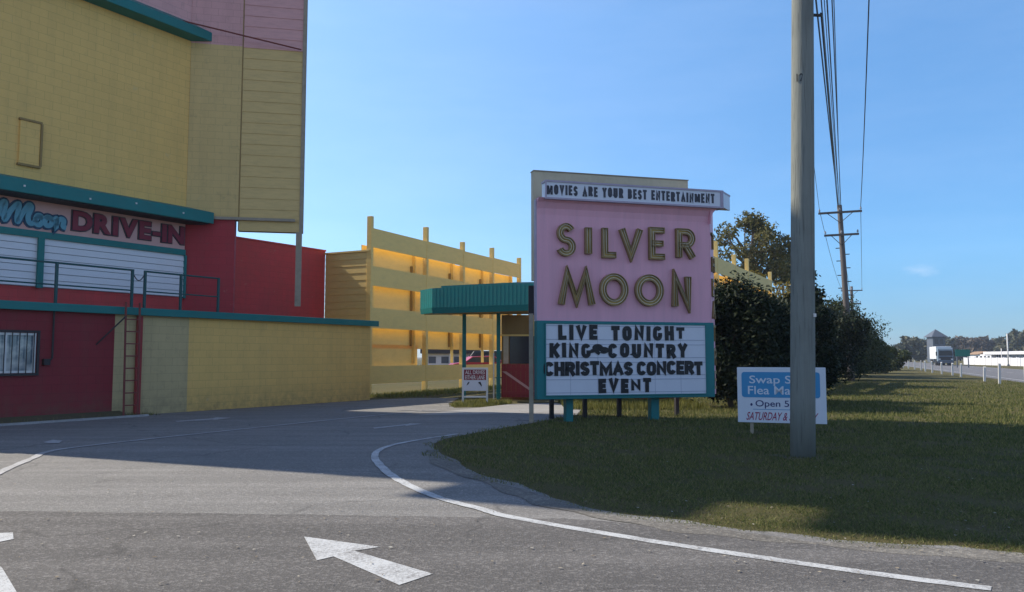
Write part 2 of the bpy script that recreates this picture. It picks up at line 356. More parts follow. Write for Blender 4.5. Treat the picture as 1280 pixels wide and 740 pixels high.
YEL = (0.83, 0.52, 0.155); PINK = (0.74, 0.40, 0.37); RED = (0.30, 0.030, 0.040); TEAL = (0.008, 0.17, 0.16)
M = dict(
    yellow=block_wall('yellow_block', YEL, d, streak=0.13, dirt=0.12),
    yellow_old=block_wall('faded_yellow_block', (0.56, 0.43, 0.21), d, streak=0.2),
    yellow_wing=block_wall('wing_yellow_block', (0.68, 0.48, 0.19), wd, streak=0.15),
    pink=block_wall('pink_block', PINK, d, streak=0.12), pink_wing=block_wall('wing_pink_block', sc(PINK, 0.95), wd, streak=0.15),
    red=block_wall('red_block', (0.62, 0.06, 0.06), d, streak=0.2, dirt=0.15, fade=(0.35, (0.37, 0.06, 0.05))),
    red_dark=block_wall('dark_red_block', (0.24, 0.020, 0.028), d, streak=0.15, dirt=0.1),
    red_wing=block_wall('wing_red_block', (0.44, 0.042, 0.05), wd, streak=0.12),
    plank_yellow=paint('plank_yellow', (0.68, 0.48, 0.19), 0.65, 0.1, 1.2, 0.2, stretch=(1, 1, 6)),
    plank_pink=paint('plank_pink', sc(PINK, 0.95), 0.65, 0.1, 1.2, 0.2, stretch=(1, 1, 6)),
    fence=paint('fence_yellow', (0.89, 0.625, 0.205), 0.6, 0.08, 1.0, 0.12, stretch=(1, 1, 3)),
    siding=paint('siding_yellow', (0.76, 0.56, 0.20), 0.65, 0.1, 1.0, 0.15, stretch=(1, 1, 4)),
    teal=paint('teal_trim', TEAL, 0.5, 0.2, 1.5, 0.12, fine=18),
    teal_metal=paint('teal_metal', (0.014, 0.19, 0.185), 0.42, 0.15, 2, 0.15),
    rail=paint('rail_paint', (0.02, 0.085, 0.085), 0.5, 0.2, 4),
    white=paint('white_panel', (0.74, 0.73, 0.74), 0.55, 0.05, 1.0, 0.05),
    sign_pink=paint('sign_board_pink', (0.66, 0.36, 0.31), 0.5, 0.06, 1.2, 0.1),
    letter_red=paint('letter_red', (0.22, 0.012, 0.03), 0.5, 0.1, 3), letter_dark=paint('letter_outline', (0.035, 0.02, 0.03), 0.5, 0.1, 3),
    script=paint('script_blue', (0.11, 0.31, 0.38), 0.4, 0.25, 5), script_dark=paint('script_outline', (0.012, 0.05, 0.10), 0.4, 0.2, 5),
    black=paint('letter_black', (0.012, 0.012, 0.015), 0.45, 0.15, 6), soft_black=paint('faded_black', (0.05, 0.05, 0.065), 0.5, 0.35, 5),
    rust=paint('rusty_ladder', (0.20, 0.05, 0.04), 0.7, 0.3, 6), iron=paint('dark_iron', (0.03, 0.028, 0.03), 0.6, 0.2, 6),
    frame_white=paint('frame_white', (0.72, 0.70, 0.66), 0.5, 0.08, 3, 0.1),
    sign_face=paint('neon_face_pink', (0.77, 0.39, 0.47), 0.5, 0.12, 0.9, 0.24, (0.40, 0.27, 0.31), stretch=(4, 4, 0.35)),
    sign_edge=paint('sign_edge', (0.42, 0.36, 0.45), 0.5, 0.15, 2, 0.2),
    cream=paint('cream_board', (0.58, 0.50, 0.34), 0.6, 0.1, 1.2, 0.2),
    gold=paint('letter_trough', (0.54, 0.36, 0.10), 0.45, 0.3, 5, 0.25), tube=paint('neon_glass', (0.66, 0.58, 0.42), 0.2, 0.15, 8),
    brown=paint('letter_rim', (0.32, 0.215, 0.09), 0.5, 0.3, 6),
    marquee=paint('marquee_white', (0.66, 0.68, 0.74), 0.35, 0.05, 0.8, 0.06), sign_teal=paint('marquee_teal', (0.010, 0.18, 0.185), 0.45, 0.12, 1.5, 0.1),
    track=paint('letter_track', (0.36, 0.39, 0.47), 0.5, 0.2, 6),
    blue=paint('swap_blue', (0.05, 0.27, 0.50), 0.45, 0.08, 2), navy=paint('swap_navy', (0.03, 0.035, 0.14), 0.45, 0.1, 4), crimson=paint('swap_crimson', (0.30, 0.015, 0.07), 0.45, 0.1, 4),
    swap_white=paint('swap_white', (0.66, 0.69, 0.74), 0.4, 0.05, 1.5, 0.05),
    maroon=paint('lane_sign_maroon', (0.22, 0.015, 0.03), 0.5, 0.1, 4),
    tan=paint('tan_post', (0.36, 0.30, 0.22), 0.7, 0.2, 3, 0.3),
    booth=paint('booth_brown', (0.30, 0.19, 0.06), 0.6, 0.2, 1.5, 0.2, stretch=(3, 3, 0.5)),
    gate_red=paint('gate_red', (0.33, 0.035, 0.035), 0.6, 0.15, 2, 0.2),
    dark_glass=paint('dark_glass', (0.04, 0.04, 0.045), 0.12, 0.2, 3),
    wood=wood_pole('weathered_pole', (0.205, 0.215, 0.19)), wood_far=wood_pole('brown_pole', (0.14, 0.12, 0.11)),
    ceramic=paint('insulator', (0.30, 0.30, 0.32), 0.3, 0.1, 5), wire=paint('wire_black', (0.035, 0.035, 0.05), 0.5, 0.1, 5),
    drive=asphalt('driveway_asphalt', 0.215, 0.41, 0.26, 1.0, (1.0, 0.955, 0.88)), road=asphalt('road_asphalt', 0.118, 0.29, 0.14, 1.0, (1.0, 0.935, 0.86)),
    pale_paving=asphalt('kerb_and_sunlit_paving', 0.36, 0.46, 0.42), highway=asphalt('highway_asphalt', 0.17, 0.25, 0.20, 0.5, (1.0, 0.97, 0.98)),
    paint_new=road_paint('road_white', (0.56, 0.57, 0.56), (0.16, 0.15, 0.14), 0.72), paint_old=road_paint('worn_white', (0.50, 0.50, 0.49), (0.22, 0.21, 0.20), 0.85),
    bark=wood_pole('bark', (0.11, 0.085, 0.065)),
    bollard=paint('bollard_white', (0.74, 0.72, 0.68), 0.5, 0.08, 4, 0.1),
)
def glass_mat():
    m = NT('window_glass'); m.b.inputs['Base Color'].default_value = (0.16, 0.21, 0.24, 1); m.b.inputs['Roughness'].default_value = 0.06
    m.b.inputs['Specular IOR Level'].default_value = 0.9
    p = m.pos(); m.l(m.mix(m.ramp(m.noise(p, 2.2, 3), [(0.42, 0.0), (0.6, 1.0)]), (0.10, 0.15, 0.19), (0.50, 0.52, 0.50)), m.b.inputs['Base Color'])
    return m.m
M['glass'] = glass_mat()
def soil_grass(name):
    m = NT(name); p = m.pos()
    a = m.noise(p, 0.35, 6, 0.6); b = m.noise(p, 9, 6, 0.7)
    c = m.mix(m.ramp(a, [(0.35, 0.0), (0.68, 1.0)]), (0.10, 0.105, 0.035), (0.20, 0.165, 0.075))
    c = m.mix(m.ramp(b, [(0.4, 0.0), (0.7, 0.8)]), c, (0.17, 0.14, 0.07))
    c = m.mix(m.ramp(m.noise(p, 45, 4, 0.7), [(0.4, 0.6), (0.6, 0.0)]), c, (0.055, 0.05, 0.022))
    m.l(c, m.b.inputs['Base Color']); m.b.inputs['Roughness'].default_value = 0.95
    m.b.inputs['Specular IOR Level'].default_value = 0.1
    m.bump(m.math('ADD', m.noise(p, 45, 4, 0.7), b), 0.9, 0.05); return m.m
M['lawn'] = soil_grass('lawn_ground')
M['dirt'] = paint('weedy_dirt', (0.10, 0.085, 0.045), 0.95, 0.4, 3, 0.4, (0.04, 0.05, 0.015), bump=0.6)
M['blade'] = leaf_mat('grass_blades', [(0.06, 0.085, 0.028), (0.125, 0.15, 0.04), (0.22, 0.21, 0.065), (0.36, 0.31, 0.13)], 0.35, 0.7)
M['blade_dry'] = leaf_mat('dry_blades', [(0.12, 0.13, 0.03), (0.19, 0.19, 0.05), (0.28, 0.25, 0.09)], 0.25, 0.7)
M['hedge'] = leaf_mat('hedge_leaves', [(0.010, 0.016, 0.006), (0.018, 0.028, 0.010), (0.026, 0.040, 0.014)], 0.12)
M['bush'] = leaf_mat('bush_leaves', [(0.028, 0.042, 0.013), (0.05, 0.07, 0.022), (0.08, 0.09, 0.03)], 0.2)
M['olive'] = leaf_mat('autumn_leaves', [(0.12, 0.10, 0.02), (0.24, 0.18, 0.03), (0.38, 0.26, 0.05)], 0.3)
M['tree'] = leaf_mat('tree_leaves', [(0.08, 0.08, 0.024), (0.15, 0.14, 0.04), (0.24, 0.19, 0.06)], 0.25)
M['far'] = leaf_mat('distant_leaves', [(0.07, 0.08, 0.05), (0.10, 0.105, 0.06), (0.13, 0.115, 0.07)], 0.1)
M['far_brown'] = leaf_mat('bare_twigs', [(0.11, 0.095, 0.075), (0.14, 0.115, 0.085), (0.17, 0.125, 0.085)], 0.1)

# ------------------------------------------------------------------ lettering
_font_cache = {}
def glyph(s, bold=0.0):
    """flat outline mesh of a string in the built-in face: (verts 2d, faces, xmin, xmax, ymin, ymax) with height about 1"""
    key = (s, bold)
    if key in _font_cache: return _font_cache[key]
    cu = bpy.data.curves.new('t', 'FONT'); cu.body = s; cu.size = 1.0; cu.offset = bold; cu.fill_mode = 'FRONT'; cu.resolution_u = 4
    o = bpy.data.objects.new('t', cu); COL.objects.link(o)
    dg = bpy.context.evaluated_depsgraph_get(); me = o.evaluated_get(dg).to_mesh()
    vs = [(v.co.x, v.co.y) for v in me.vertices]; fs = [tuple(p.vertices) for p in me.polygons]
    o.evaluated_get(dg).to_mesh_clear(); bpy.data.objects.remove(o); bpy.data.curves.remove(cu)
    xs = [v[0] for v in vs]; ys = [v[1] for v in vs]
    r = (vs, fs, min(xs), max(xs), min(ys), max(ys)); _font_cache[key] = r
    return r
def glyph_solid(mb, g, P, dd, nn, a0, a1, z0, z1, o0, o1, shear=0.0, rot=0.0):
    """fit a glyph in the rectangle a0..a1 / z0..z1 on the plane and give it thickness o0..o1"""
    vs, fs, xa, xb, ya, yb = g
    def put(v, o):
        x, y = v
        if rot:
            cx, cy = (xa + xb) / 2, (ya + yb) / 2
            x, y = cx + (x - cx) * math.cos(rot) - (y - cy) * math.sin(rot), cy + (x - cx) * math.sin(rot) + (y - cy) * math.cos(rot)
        a = a0 + (x - xa) / (xb - xa) * (a1 - a0); z = z0 + (y - ya) / (yb - ya) * (z1 - z0)
        a += shear * (z - z0)
        return (P[0] + dd[0] * a + nn[0] * o, P[1] + dd[1] * a + nn[1] * o, z)
    k = len(vs); ed = {}
    for f in fs:
        for i in range(len(f)):
            e = (f[i], f[(i + 1) % len(f)]); ed[e] = ed.get(e, 0) + 1
    V = [put(v, o1) for v in vs] + [put(v, o0) for v in vs]
    FS = [f for f in fs]
    for (a, b) in ed:
        if (b, a) not in ed: FS.append((a, a + k, b + k, b))
    mb.add(V, FS)
def letter_spans(s, a0, a1, bold, gap=0.12, space=0.45):
    """place letters of a line between a0 and a1: list of (char, left, right, ymin, ymax)"""
    w = []
    for ch in s:
        if ch == ' ': w.append(space)
        else:
            g = glyph(ch, bold); w.append(g[3] - g[2] + gap)
    k = (a1 - a0) / (sum(w) - gap); x = a0; out = []
    for ch, ww in zip(s, w):
        if ch != ' ': out.append((ch, x, x + (ww - gap) * k))
        x += ww * k
    return out
def line_text(mb, s, P, dd, nn, a0, a1, z0, z1, o0, o1, bold=0.0, shear=0.0, slope=0.0):
    g = glyph(s, bold)
    glyph_solid(mb, g, P, dd, nn, a0, a1, z0, z1, o0, o1, shear)

def neon_strokes(ch):
    """centre lines of a letter in a unit box"""
    A = lambda cx, cy, rx, ry, t0, t1, k=14: [(cx + rx * math.cos(math.radians(t0 + (t1 - t0) * i / k)), cy + ry * math.sin(math.radians(t0 + (t1 - t0) * i / k))) for i in range(k + 1)]
    return {
        'S': [A(.5, .75, .42, .25, 25, 270, 14) + A(.5, .25, .46, .25, 90, -160, 14)[1:]],
        'I': [[(.5, 0), (.5, 1)]], 'L': [[(.1, 1), (.1, 0), (.95, 0)]], 'V': [[(0, 1), (.5, 0), (1, 1)]],
        'E': [[(.95, 1), (.08, 1), (.08, 0), (.95, 0)], [(.08, .5), (.85, .5)]],
        'R': [[(.08, 0), (.08, 1), (.55, 1)] + A(.55, .74, .38, .26, 90, -90, 10) + [(.08, .48)], [(.5, .48), (.97, 0)]],
        'M': [[(0, 0), (.2, 1), (.5, .12), (.8, 1), (1, 0)]], 'O': [A(.5, .5, .5, .5, 90, 450, 28)],
        'N': [[(.08, 0), (.08, 1), (.92, 0), (.92, .97)]], 'T': [[(0, 1), (1, 1)], [(.5, 1), (.5, 0)]],
        'H': [[(.08, 0), (.08, 1)], [(.92, 0), (.92, 1)], [(.08, .5), (.92, .5)]],
        'A': [[(0, 0), (.5, 1), (1, 0)], [(.2, .38), (.8, .38)]],
    }[ch]
def offset_line(pts, r):
    """left/right offset of a polyline with mitred corners"""
    out = []; m = len(pts); closed = (abs(pts[0][0] - pts[-1][0]) + abs(pts[0][1] - pts[-1][1])) < 1e-6
    for i, p in enumerate(pts):
        a = pts[i - 1] if i > 0 else (pts[-2] if closed else None)
        b = pts[i + 1] if i < m - 1 else (pts[1] if closed else None)
        ns = []
        for (s, e) in ((a, p), (p, b)):
            if s is None or e is None: continue
            dx, dy = e[0] - s[0], e[1] - s[1]; l = math.hypot(dx, dy) or 1; ns.append((-dy / l, dx / l))
        if len(ns) == 2:
            nx, ny = ns[0][0] + ns[1][0], ns[0][1] + ns[1][1]; l = math.hypot(nx, ny)
            if l < 0.3: nx, ny = ns[0]; k = 1
            else:
                nx, ny = nx / l, ny / l; k = min(1 / max(0.35, nx * ns[0][0] + ny * ns[0][1]), 2.2)
        else: nx, ny = ns[0]; k = 1
        out.append((p[0] + nx * r * k, p[1] + ny * r * k))
    return out
BW = dict(L=.48, I=.24, V=.60, E=.48, T=.52, O=.58, N=.60, G=.58, H=.58, K=.60, C=.56, U=.58, R=.58, Y=.58, S=.54, M=.76, A=.62, B=.56)
def block_strokes(ch):
    """centre lines of condensed heavy capitals in a unit box"""
    A = lambda cx, cy, rx, ry, t0, t1, k=7: [(cx + rx * math.cos(math.radians(t0 + (t1 - t0) * i / k)), cy + ry * math.sin(math.radians(t0 + (t1 - t0) * i / k))) for i in range(k + 1)]
    up, dn = lambda t0, t1: A(.5, .72, .5, .28, t0, t1), lambda t0, t1: A(.5, .28, .5, .28, t0, t1)
    O_ = up(180, 0) + dn(0, -180) + [(0, .72)]
    return {'L': [[(0, 1), (0, 0), (1, 0)]], 'I': [[(.5, 0), (.5, 1)]], 'V': [[(0, 1), (.5, 0), (1, 1)]],
            'E': [[(1, 1), (0, 1), (0, 0), (1, 0)], [(0, .5), (.85, .5)]], 'T': [[(0, 1), (1, 1)], [(.5, 1), (.5, 0)]],
            'O': [O_], 'C': [up(12, 180) + dn(180, 348)], 'G': [up(22, 180) + dn(180, 360) + [(1, .36), (.58, .36)]],
            'N': [[(0, 0), (0, 1), (1, 0), (1, 1)]], 'H': [[(0, 0), (0, 1)], [(1, 0), (1, 1)], [(0, .5), (1, .5)]],
            'K': [[(0, 0), (0, 1)], [(1, 1), (.12, .42)], [(.35, .56), (1, 0)]], 'U': [[(0, 1), (0, .28)] + dn(180, 360) + [(1, 1)]],
            'R': [[(0, 0), (0, 1), (.55, 1)] + A(.6, .73, .4, .27, 80, -80) + [(.02, .46)], [(.52, .46), (1, 0)]],
            'B': [[(0, 0), (0, 1), (.55, 1)] + A(.6, .76, .36, .24, 80, -80) + [(.55, .52)] + A(.6, .26, .4, .26, 80, -80) + [(.02, 0)], [(.02, .52), (.55, .52)]],
            'Y': [[(0, 1), (.5, .45), (1, 1)], [(.5, .45), (.5, 0)]], 'S': [up(10, 180) + [(.12, .6), (.88, .4)] + dn(0, -170)],
            'M': [[(0, 0), (0, 1), (.5, .15), (1, 1), (1, 0)]], 'A': [[(0, 0), (.5, 1), (1, 0)], [(.2, .30), (.8, .30)]]}[ch]
def block_letter(mb, ch, P, dd, nn, a0, a1, z0, z1, o0, o1, weight=.24, tilt=0.0):
    w = weight * (z1 - z0) / 2; ac, zc_ = (a0 + a1) / 2, (z0 + z1) / 2
    for si, st in enumerate(block_strokes(ch)):
        pts = [(a0 + w + x * max(0.0, a1 - a0 - 2 * w), z0 + w + y * (z1 - z0 - 2 * w)) for x, y in st]
        if ch == 'I': pts = [(ac, z0), (ac, z1)]
        else:      # square the free ends out to the box
            for i0, i1 in ((0, 1), (-1, -2)):
                dx, dy = pts[i0][0] - pts[i1][0], pts[i0][1] - pts[i1][1]; l = math.hypot(dx, dy) or 1
                if ch not in 'OGCS': pts[i0] = (pts[i0][0] + dx / l * w * .98, pts[i0][1] + dy / l * w * .98)
        pts = [(ac + (x - ac) * math.cos(tilt) - (z - zc_) * math.sin(tilt), zc_ + (x - ac) * math.sin(tilt) + (z - zc_) * math.cos(tilt)) for x, z in pts]
        L, Rr = offset_line(pts, w), offset_line(pts, -w)
        lim = lambda q: (q[0], min(max(q[1], z0 - .02), z1 + .02))
        L, Rr = [lim(q) for q in L], [lim(q) for q in Rr]
        for i in range(len(pts) - 1):
            mb.plate(P, dd, nn, [L[i], L[i + 1], Rr[i + 1], Rr[i]], o0, o1 + .0007 * si)
def block_spans(s, a0, a1, gap=.16, space=.4):
    tot = sum(space if c == ' ' else BW[c] + gap for c in s) - gap; k = (a1 - a0) / tot; x = a0; out = []
    for c in s:
        if c == ' ': x += space * k; continue
        out.append((c, x, x + BW[c] * k)); x += (BW[c] + gap) * k
    return out
def neon_letter(parent, ch, P, dd, nn, a0, a1, z0, z1, w=0.062, depth=0.11, name='neon_letter'):
    body = MB(); rim = MB(); glass = MB()
    def to3(a, z, o): return (P[0] + dd[0] * a + nn[0] * o, P[1] + dd[1] * a + nn[1] * o, z)
    for si, st in enumerate(neon_strokes(ch)):
        st = [q for k_, q in enumerate(st) if k_ == 0 or math.hypot(q[0] - st[k_ - 1][0], q[1] - st[k_ - 1][1]) > 1e-4]
        pts = [(a0 + w + x * (a1 - a0 - 2 * w), z0 + w + y * (z1 - z0 - 2 * w)) for x, y in st]
        e = si * 0.004
        L, R = offset_line(pts, w), offset_line(pts, -w)
        for i in range(len(pts) - 1):       # trough floor
            body.plate(P, dd, nn, [L[i], L[i + 1], R[i + 1], R[i]], 0.0, 0.035 + e)
        for side, s in ((L, 1), (R, -1)):    # side returns standing proud
            inner = offset_line(pts, s * (w - 0.014))
            for i in range(len(pts) - 1):
                rim.plate(P, dd, nn, [side[i], side[i + 1], inner[i + 1], inner[i]], 0.0, depth + e)
        closed = math.hypot(pts[0][0] - pts[-1][0], pts[0][1] - pts[-1][1]) < 1e-6
        if not closed:
            for i0, i1 in ((0, 1), (-1, -2)):
                dx, dy = pts[i1][0] - pts[i0][0], pts[i1][1] - pts[i0][1]; l = math.hypot(dx, dy); dx, dy = dx / l * 0.014, dy / l * 0.014
                rim.plate(P, dd, nn, [L[i0], (L[i0][0] + dx, L[i0][1] + dy), (R[i0][0] + dx, R[i0][1] + dy), R[i0]], 0.0, depth + e + .001)
        for s in (0.42, -0.42):
            g = offset_line(pts, s * w)
            glass.tube([to3(a, z, depth * 0.72) for a, z in g], 0.011, 6)
    o = body.build(name, M['gold'], parent)
    rim.build('letter_rim', M['brown'], o); glass.build('neon_tube', M['tube'], o, smooth=True)
    return o

# ================================================================== GROUND
def sheet(name, poly, z, mat, parent=None, kind='structure'):
    me = bpy.data.meshes.new(name)
    bm = bmesh.new(); vs = [bm.verts.new((x, y, z)) for x, y in poly]; f = bm.faces.new(vs)
    bmesh.ops.triangulate(bm, faces=[f])
    for fc in bm.faces:
        if fc.normal.z < 0: fc.normal_flip()
    bm.to_mesh(me); bm.free(); me.materials.append(mat)
    o = link(bpy.data.objects.new(name, me)); o.parent = parent
    LOC[o] = Vector((0, 0, 0))
    if parent is None: o['kind'] = kind
    return o
def smooth_line(pts, k=8):
    out = []
    for i in range(len(pts) - 1):
        p0, p1, p2, p3 = pts[max(i - 1, 0)], pts[i], pts[i + 1], pts[min(i + 2, len(pts) - 1)]
        for j in range(k):
            t = j / k
            out.append(tuple(0.5 * (2 * p1[c] + (p2[c] - p0[c]) * t + (2 * p0[c] - 5 * p1[c] + 4 * p2[c] - p3[c]) * t * t + (3 * p1[c] - p0[c] - 3 * p2[c] + p3[c]) * t ** 3) for c in (0, 1)))
    out.append(tuple(pts[-1])); return out
def ribbon(pts, w, wob=0.0, seed=1):
    r = random.Random(seed); L = []; R = []
    for i, p in enumerate(pts):
        a, b = pts[max(i - 1, 0)], pts[min(i + 1, len(pts) - 1)]
        dx, dy = unit(b[0] - a[0], b[1] - a[1])
        ww = w(i / (len(pts) - 1)) if callable(w) else w
        L.append((p[0] - dy * (ww / 2 + r.uniform(-wob, wob)), p[1] + dx * (ww / 2 + r.uniform(-wob, wob))))
        R.append((p[0] + dy * (ww / 2 + r.uniform(-wob, wob)), p[1] - dx * (ww / 2 + r.uniform(-wob, wob))))
    return L + R[::-1]
rnd = random.Random(7)

sheet('ground', [(-3000, -60), (3000, -60), (3000, 4000), (-3000, 4000)], 0.0, M['lawn'])
# lawn edge, from the right foreground round the nose and back behind the sign
LAWN_EDGE = [gnd(*p) for p in [(1500, 705), (1280, 692), (1200, 685), (1040, 673), (950, 664), (880, 655), (800, 645), (730, 634), (690, 622), (650, 606), (600, 592), (568, 577), (548, 566), (543, 557), (555, 549), (590, 542), (630, 535), (664, 529), (700, 522), (724, 518)]]
LAWN_EDGE = smooth_line(LAWN_EDGE, 4)
LAWN_EDGE = [(x + rnd.uniform(-.025, .025), y + rnd.uniform(-.03, .03) + .04 * math.sin(i * .9 + 1)) for i, (x, y) in enumerate(LAWN_EDGE)]
BACK_EDGE = [gnd(*p) for p in [(728, 511), (716, 505.5), (690, 504), (640, 505), (600, 509.5), (568, 510), (560, 505), (574, 497.5), (520, 497.5), (462, 500)]]
O = gnd(462, 500)                                   # right end of the low front wall
def along(a, off=0.0): return (O[0] + d[0] * a + n[0] * off, O[1] + d[1] * a + n[1] * off)
left_back = along(-60, -1)
# driveway up to the building, the darker road in front of it
drive = sheet('driveway', [(-60, -8), (-60, left_back[1] + 30), left_back] + [along(-20, -.3), along(0.0, -.3)] + BACK_EDGE[::-1] + LAWN_EDGE[::-1] + [(40, 2.0), (40, -8)], 0.004, M['drive'])
near_edge = [(-60, 7.75)] + smooth_line([gnd(-200, 637), gnd(0, 640), gnd(200, 642), gnd(420, 645), gnd(640, 648.5), gnd(720, 650), gnd(800, 657), gnd(900, 667), gnd(1080, 684), gnd(1280, 699), gnd(1450, 709)], 14) + [(60, -2)]
near_edge = [(x, y + rnd.uniform(-.018, .018)) for x, y in near_edge]
sheet('road', [(-60, -40), (60, -40)] + near_edge[::-1], 0.008, M['road'])
pale_paving = sheet('sunlit_patch', smooth_line([gnd(*p) for p in [(520, 519.5), (600, 518), (664, 516.5), (722, 517)]], 4) + [gnd(*p) for p in [(728, 511), (716, 505.8), (690, 504.3), (640, 505.3), (600, 509.8), (560, 514)]], 0.008, M['pale_paving'])  # pale patch: sunlight on the pavement painted into the colour

M['verge'] = asphalt('sandy_verge', 0.165, 0.36, 0.20, 0.8, (1.0, 0.92, 0.78))
vg = smooth_line([gnd(*p) for p in [(1300, 700), (1180, 692), (1050, 683), (960, 675), (880, 664), (800, 654), (735, 643), (690, 630), (650, 617), (610, 603), (575, 590), (553, 576), (540, 563)]], 4)
sheet('sandy_verge', ribbon(vg, lambda t: .24 + .10 * math.sin(t * 23) + .07 * math.sin(t * 57), .02, 9), 0.0095, M['verge'])
# painted lines and arrows (parts of the pavement they lie on)
edge = smooth_line([gnd(*p) for p in [(572, 543), (520, 551), (484, 559), (469, 568), (473, 580), (497, 600), (545, 622), (600, 637), (640, 648), (800, 675.5), (960, 700), (1100, 720), (1240, 738)]], 10)
sheet('edge_line', ribbon(edge, lambda t: 0.07 + 0.045 * min(1, t * 3), 0.008, 3), 0.012, M['paint_new'], drive)
centre = smooth_line([gnd(*p) for p in [(-60, 622), (0, 591), (40, 574), (72, 563), (180, 550), (330, 534), (450, 521.5), (545, 512.5)]], 8)
sheet('lane_line', ribbon(centre, lambda t: 0.12 - 0.03 * t, 0.010, 5), 0.012, M['paint_old'], drive)
def arrow_sheet(px, parent, mat, z=0.012, name='painted_arrow'):
    return sheet(name, [gnd(*p) for p in px], z, mat, parent)
arrow_sheet([(380, 672.5), (475, 685.5), (443, 690.5), (541, 719.5), (499, 733.5), (417, 697.5), (396, 702.5)], drive, M['paint_new'])
arrow_sheet([(219, 526.8), (266, 523.6), (270, 522.4), (290, 522.6), (268, 525.6), (266, 524.9), (222, 528.0)], drive, M['paint_old'])
arrow_sheet([(466, 535.2), (508, 531.0), (512, 529.9), (527, 530.2), (508, 533.0), (506, 532.2), (468, 536.6)], drive, M['paint_old'])
arrow_sheet([(54, 553.5), (66, 550.5), (78, 551.5), (74, 554.5), (60, 555)], drive, M['paint_old'])
arrow_sheet([(-60, 671), (0, 668), (16, 667.3), (17, 675.6), (0, 679), (-60, 684)], drive, M['paint_new'], name='stop_bar')
arrow_sheet([(-40, 735), (-15, 705), (2, 711), (20, 741), (48, 790), (10, 800)], drive, M['paint_new'], name='painted_stripe')

# highway on the right
hd = unit(0.41, 1.0); hn = (hd[1], -hd[0]); HP = (24.1, 37.7)
def hw(a, o): return (HP[0] + hd[0] * a + hn[0] * o, HP[1] + hd[1] * a + hn[1] * o)
highway = sheet('highway', [hw(-80, 1.6), hw(900, 1.6), hw(900, 11.6), hw(-80, 11.6)], 0.004, M['highway'])
for k, (o, w, dash) in enumerate(((2.4, 0.14, 0), (6.6, 0.12, 1), (10.7, 0.14, 0))):
    if dash:
        for a in range(-30, 240, 12):
            sheet('lane_dash', [hw(a, o), hw(a + 3, o), hw(a + 3, o + w), hw(a, o + w)], 0.010, M['paint_old'], highway)
    else:
        sheet('lane_line', [hw(-80, o), hw(600, o), hw(600, o + w), hw(-80, o + w)], 0.010, M['paint_new'], highway)

# ================================================================== DRIVE-IN BUILDING
P = O
bld = thing('drive_in_building', (*along(-6), 0), 'tall yellow and pink screen tower building with red ground floor and teal eaves', 'building')
TOPZ = 2.60
a142 = onp(142, 450, P, d)[0]; a235 = onp(235, 450, P, d)[0]
# low front wall in three paint zones, each butting the next
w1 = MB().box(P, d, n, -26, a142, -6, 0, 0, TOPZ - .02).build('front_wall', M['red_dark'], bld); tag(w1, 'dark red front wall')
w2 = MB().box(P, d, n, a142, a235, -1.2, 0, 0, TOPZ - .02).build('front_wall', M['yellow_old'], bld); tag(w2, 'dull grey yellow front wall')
w3 = MB().box(P, d, n, a235, 0, -2.6, 0, 0, TOPZ - .02).build('front_wall', M['yellow'], bld); tag(w3, 'clean yellow front wall')
MB().box(P, d, n, -26, 0.1, -7.0, 0.10, TOPZ - .02, TOPZ + .05).build('deck_roof', M['rail'], bld)
MB().box(P, d, n, -26, 0.25, 0.10, 0.16, TOPZ - .10, TOPZ + .09).build('roof_edge', M['teal'], bld, bevel=.012)
MB().prof(P, d, n, [(0, 0), (.42, 0), (.36, .05), (.14, .10), (0, .14)], -26, a142 + .2).build('foundation_bank', M['dirt'], bld)
MB().prof(P, d, n, [(.50, 0), (.62, 0), (.60, .05), (.50, .05)], -26, a142 + .6).build('kerb', M['pale_paving'], bld)
# tower: block front, set back behind the deck
SB = -1.3
FP = along(0, SB)
C_a, _ = onp(231.5, 300, FP, d)
C = (FP[0] + d[0] * C_a, FP[1] + d[1] * C_a)
L_a = -15.45
Z1 = 10.9; ZT = 18.4
lo = MB().box(FP, d, n, L_a, C_a, -6, 0, TOPZ + .05, 5.72).build('tower_base', M['red'], bld)
MB().box(FP, d, n, L_a, C_a, -6, 0, 5.72, Z1).build('tower_wall', M['yellow'], bld)
up = MB().box(FP, d, n, L_a, C_a, -6, 0, Z1, ZT).build('upper_wall', M['pink'], bld)
# unseen fins at the tower's left end, shaped to cast the notched lawn shadow
cr = MB().box(FP, d, n, L_a - 1.05, L_a, -.3, 0, 12.65, 14.95).build('shadow_fin', M['pink'], bld)
MB().box(FP, d, n, L_a - 1.15, L_a, -.3, 0, 15.95, ZT).build('shadow_fin', M['pink'], bld)
# long eaves
z1 = z_at(52, C[1]); z2 = z_at(266, C[1])
MB().prof(FP, d, n, [(0, Z1 + .30), (.42, Z1 + .04), (.42, Z1 - .22), (0, Z1 - .26)], L_a + .05, C_a + .42).build('upper_eave', M['teal'], bld, bevel=.01)
ev = MB().prof(FP, d, n, [(0, 5.76), (.70, 5.58), (.70, 5.26), (.64, 5.26), (.64, 5.36), (0, 5.40)], L_a + .05, C_a + .42).build('lower_eave', M['teal'], bld, bevel=.01)
MB().box(FP, d, n, L_a + .1, C_a + .3, .0, .635, 5.24, 5.30).build('eave_soffit', M['iron'], bld)
for i in range(4):
    a = C_a - .6 - i * 1.35 - .3 * math.sin(i * 3.0)
    MB().box(FP, d, n, a, a + .04, .701, .725, 5.40 + .05 * math.sin(i * 2.1), 5.44 + .05 * math.sin(i * 2.1)).build('bolt_head', M['frame_white'], ev)
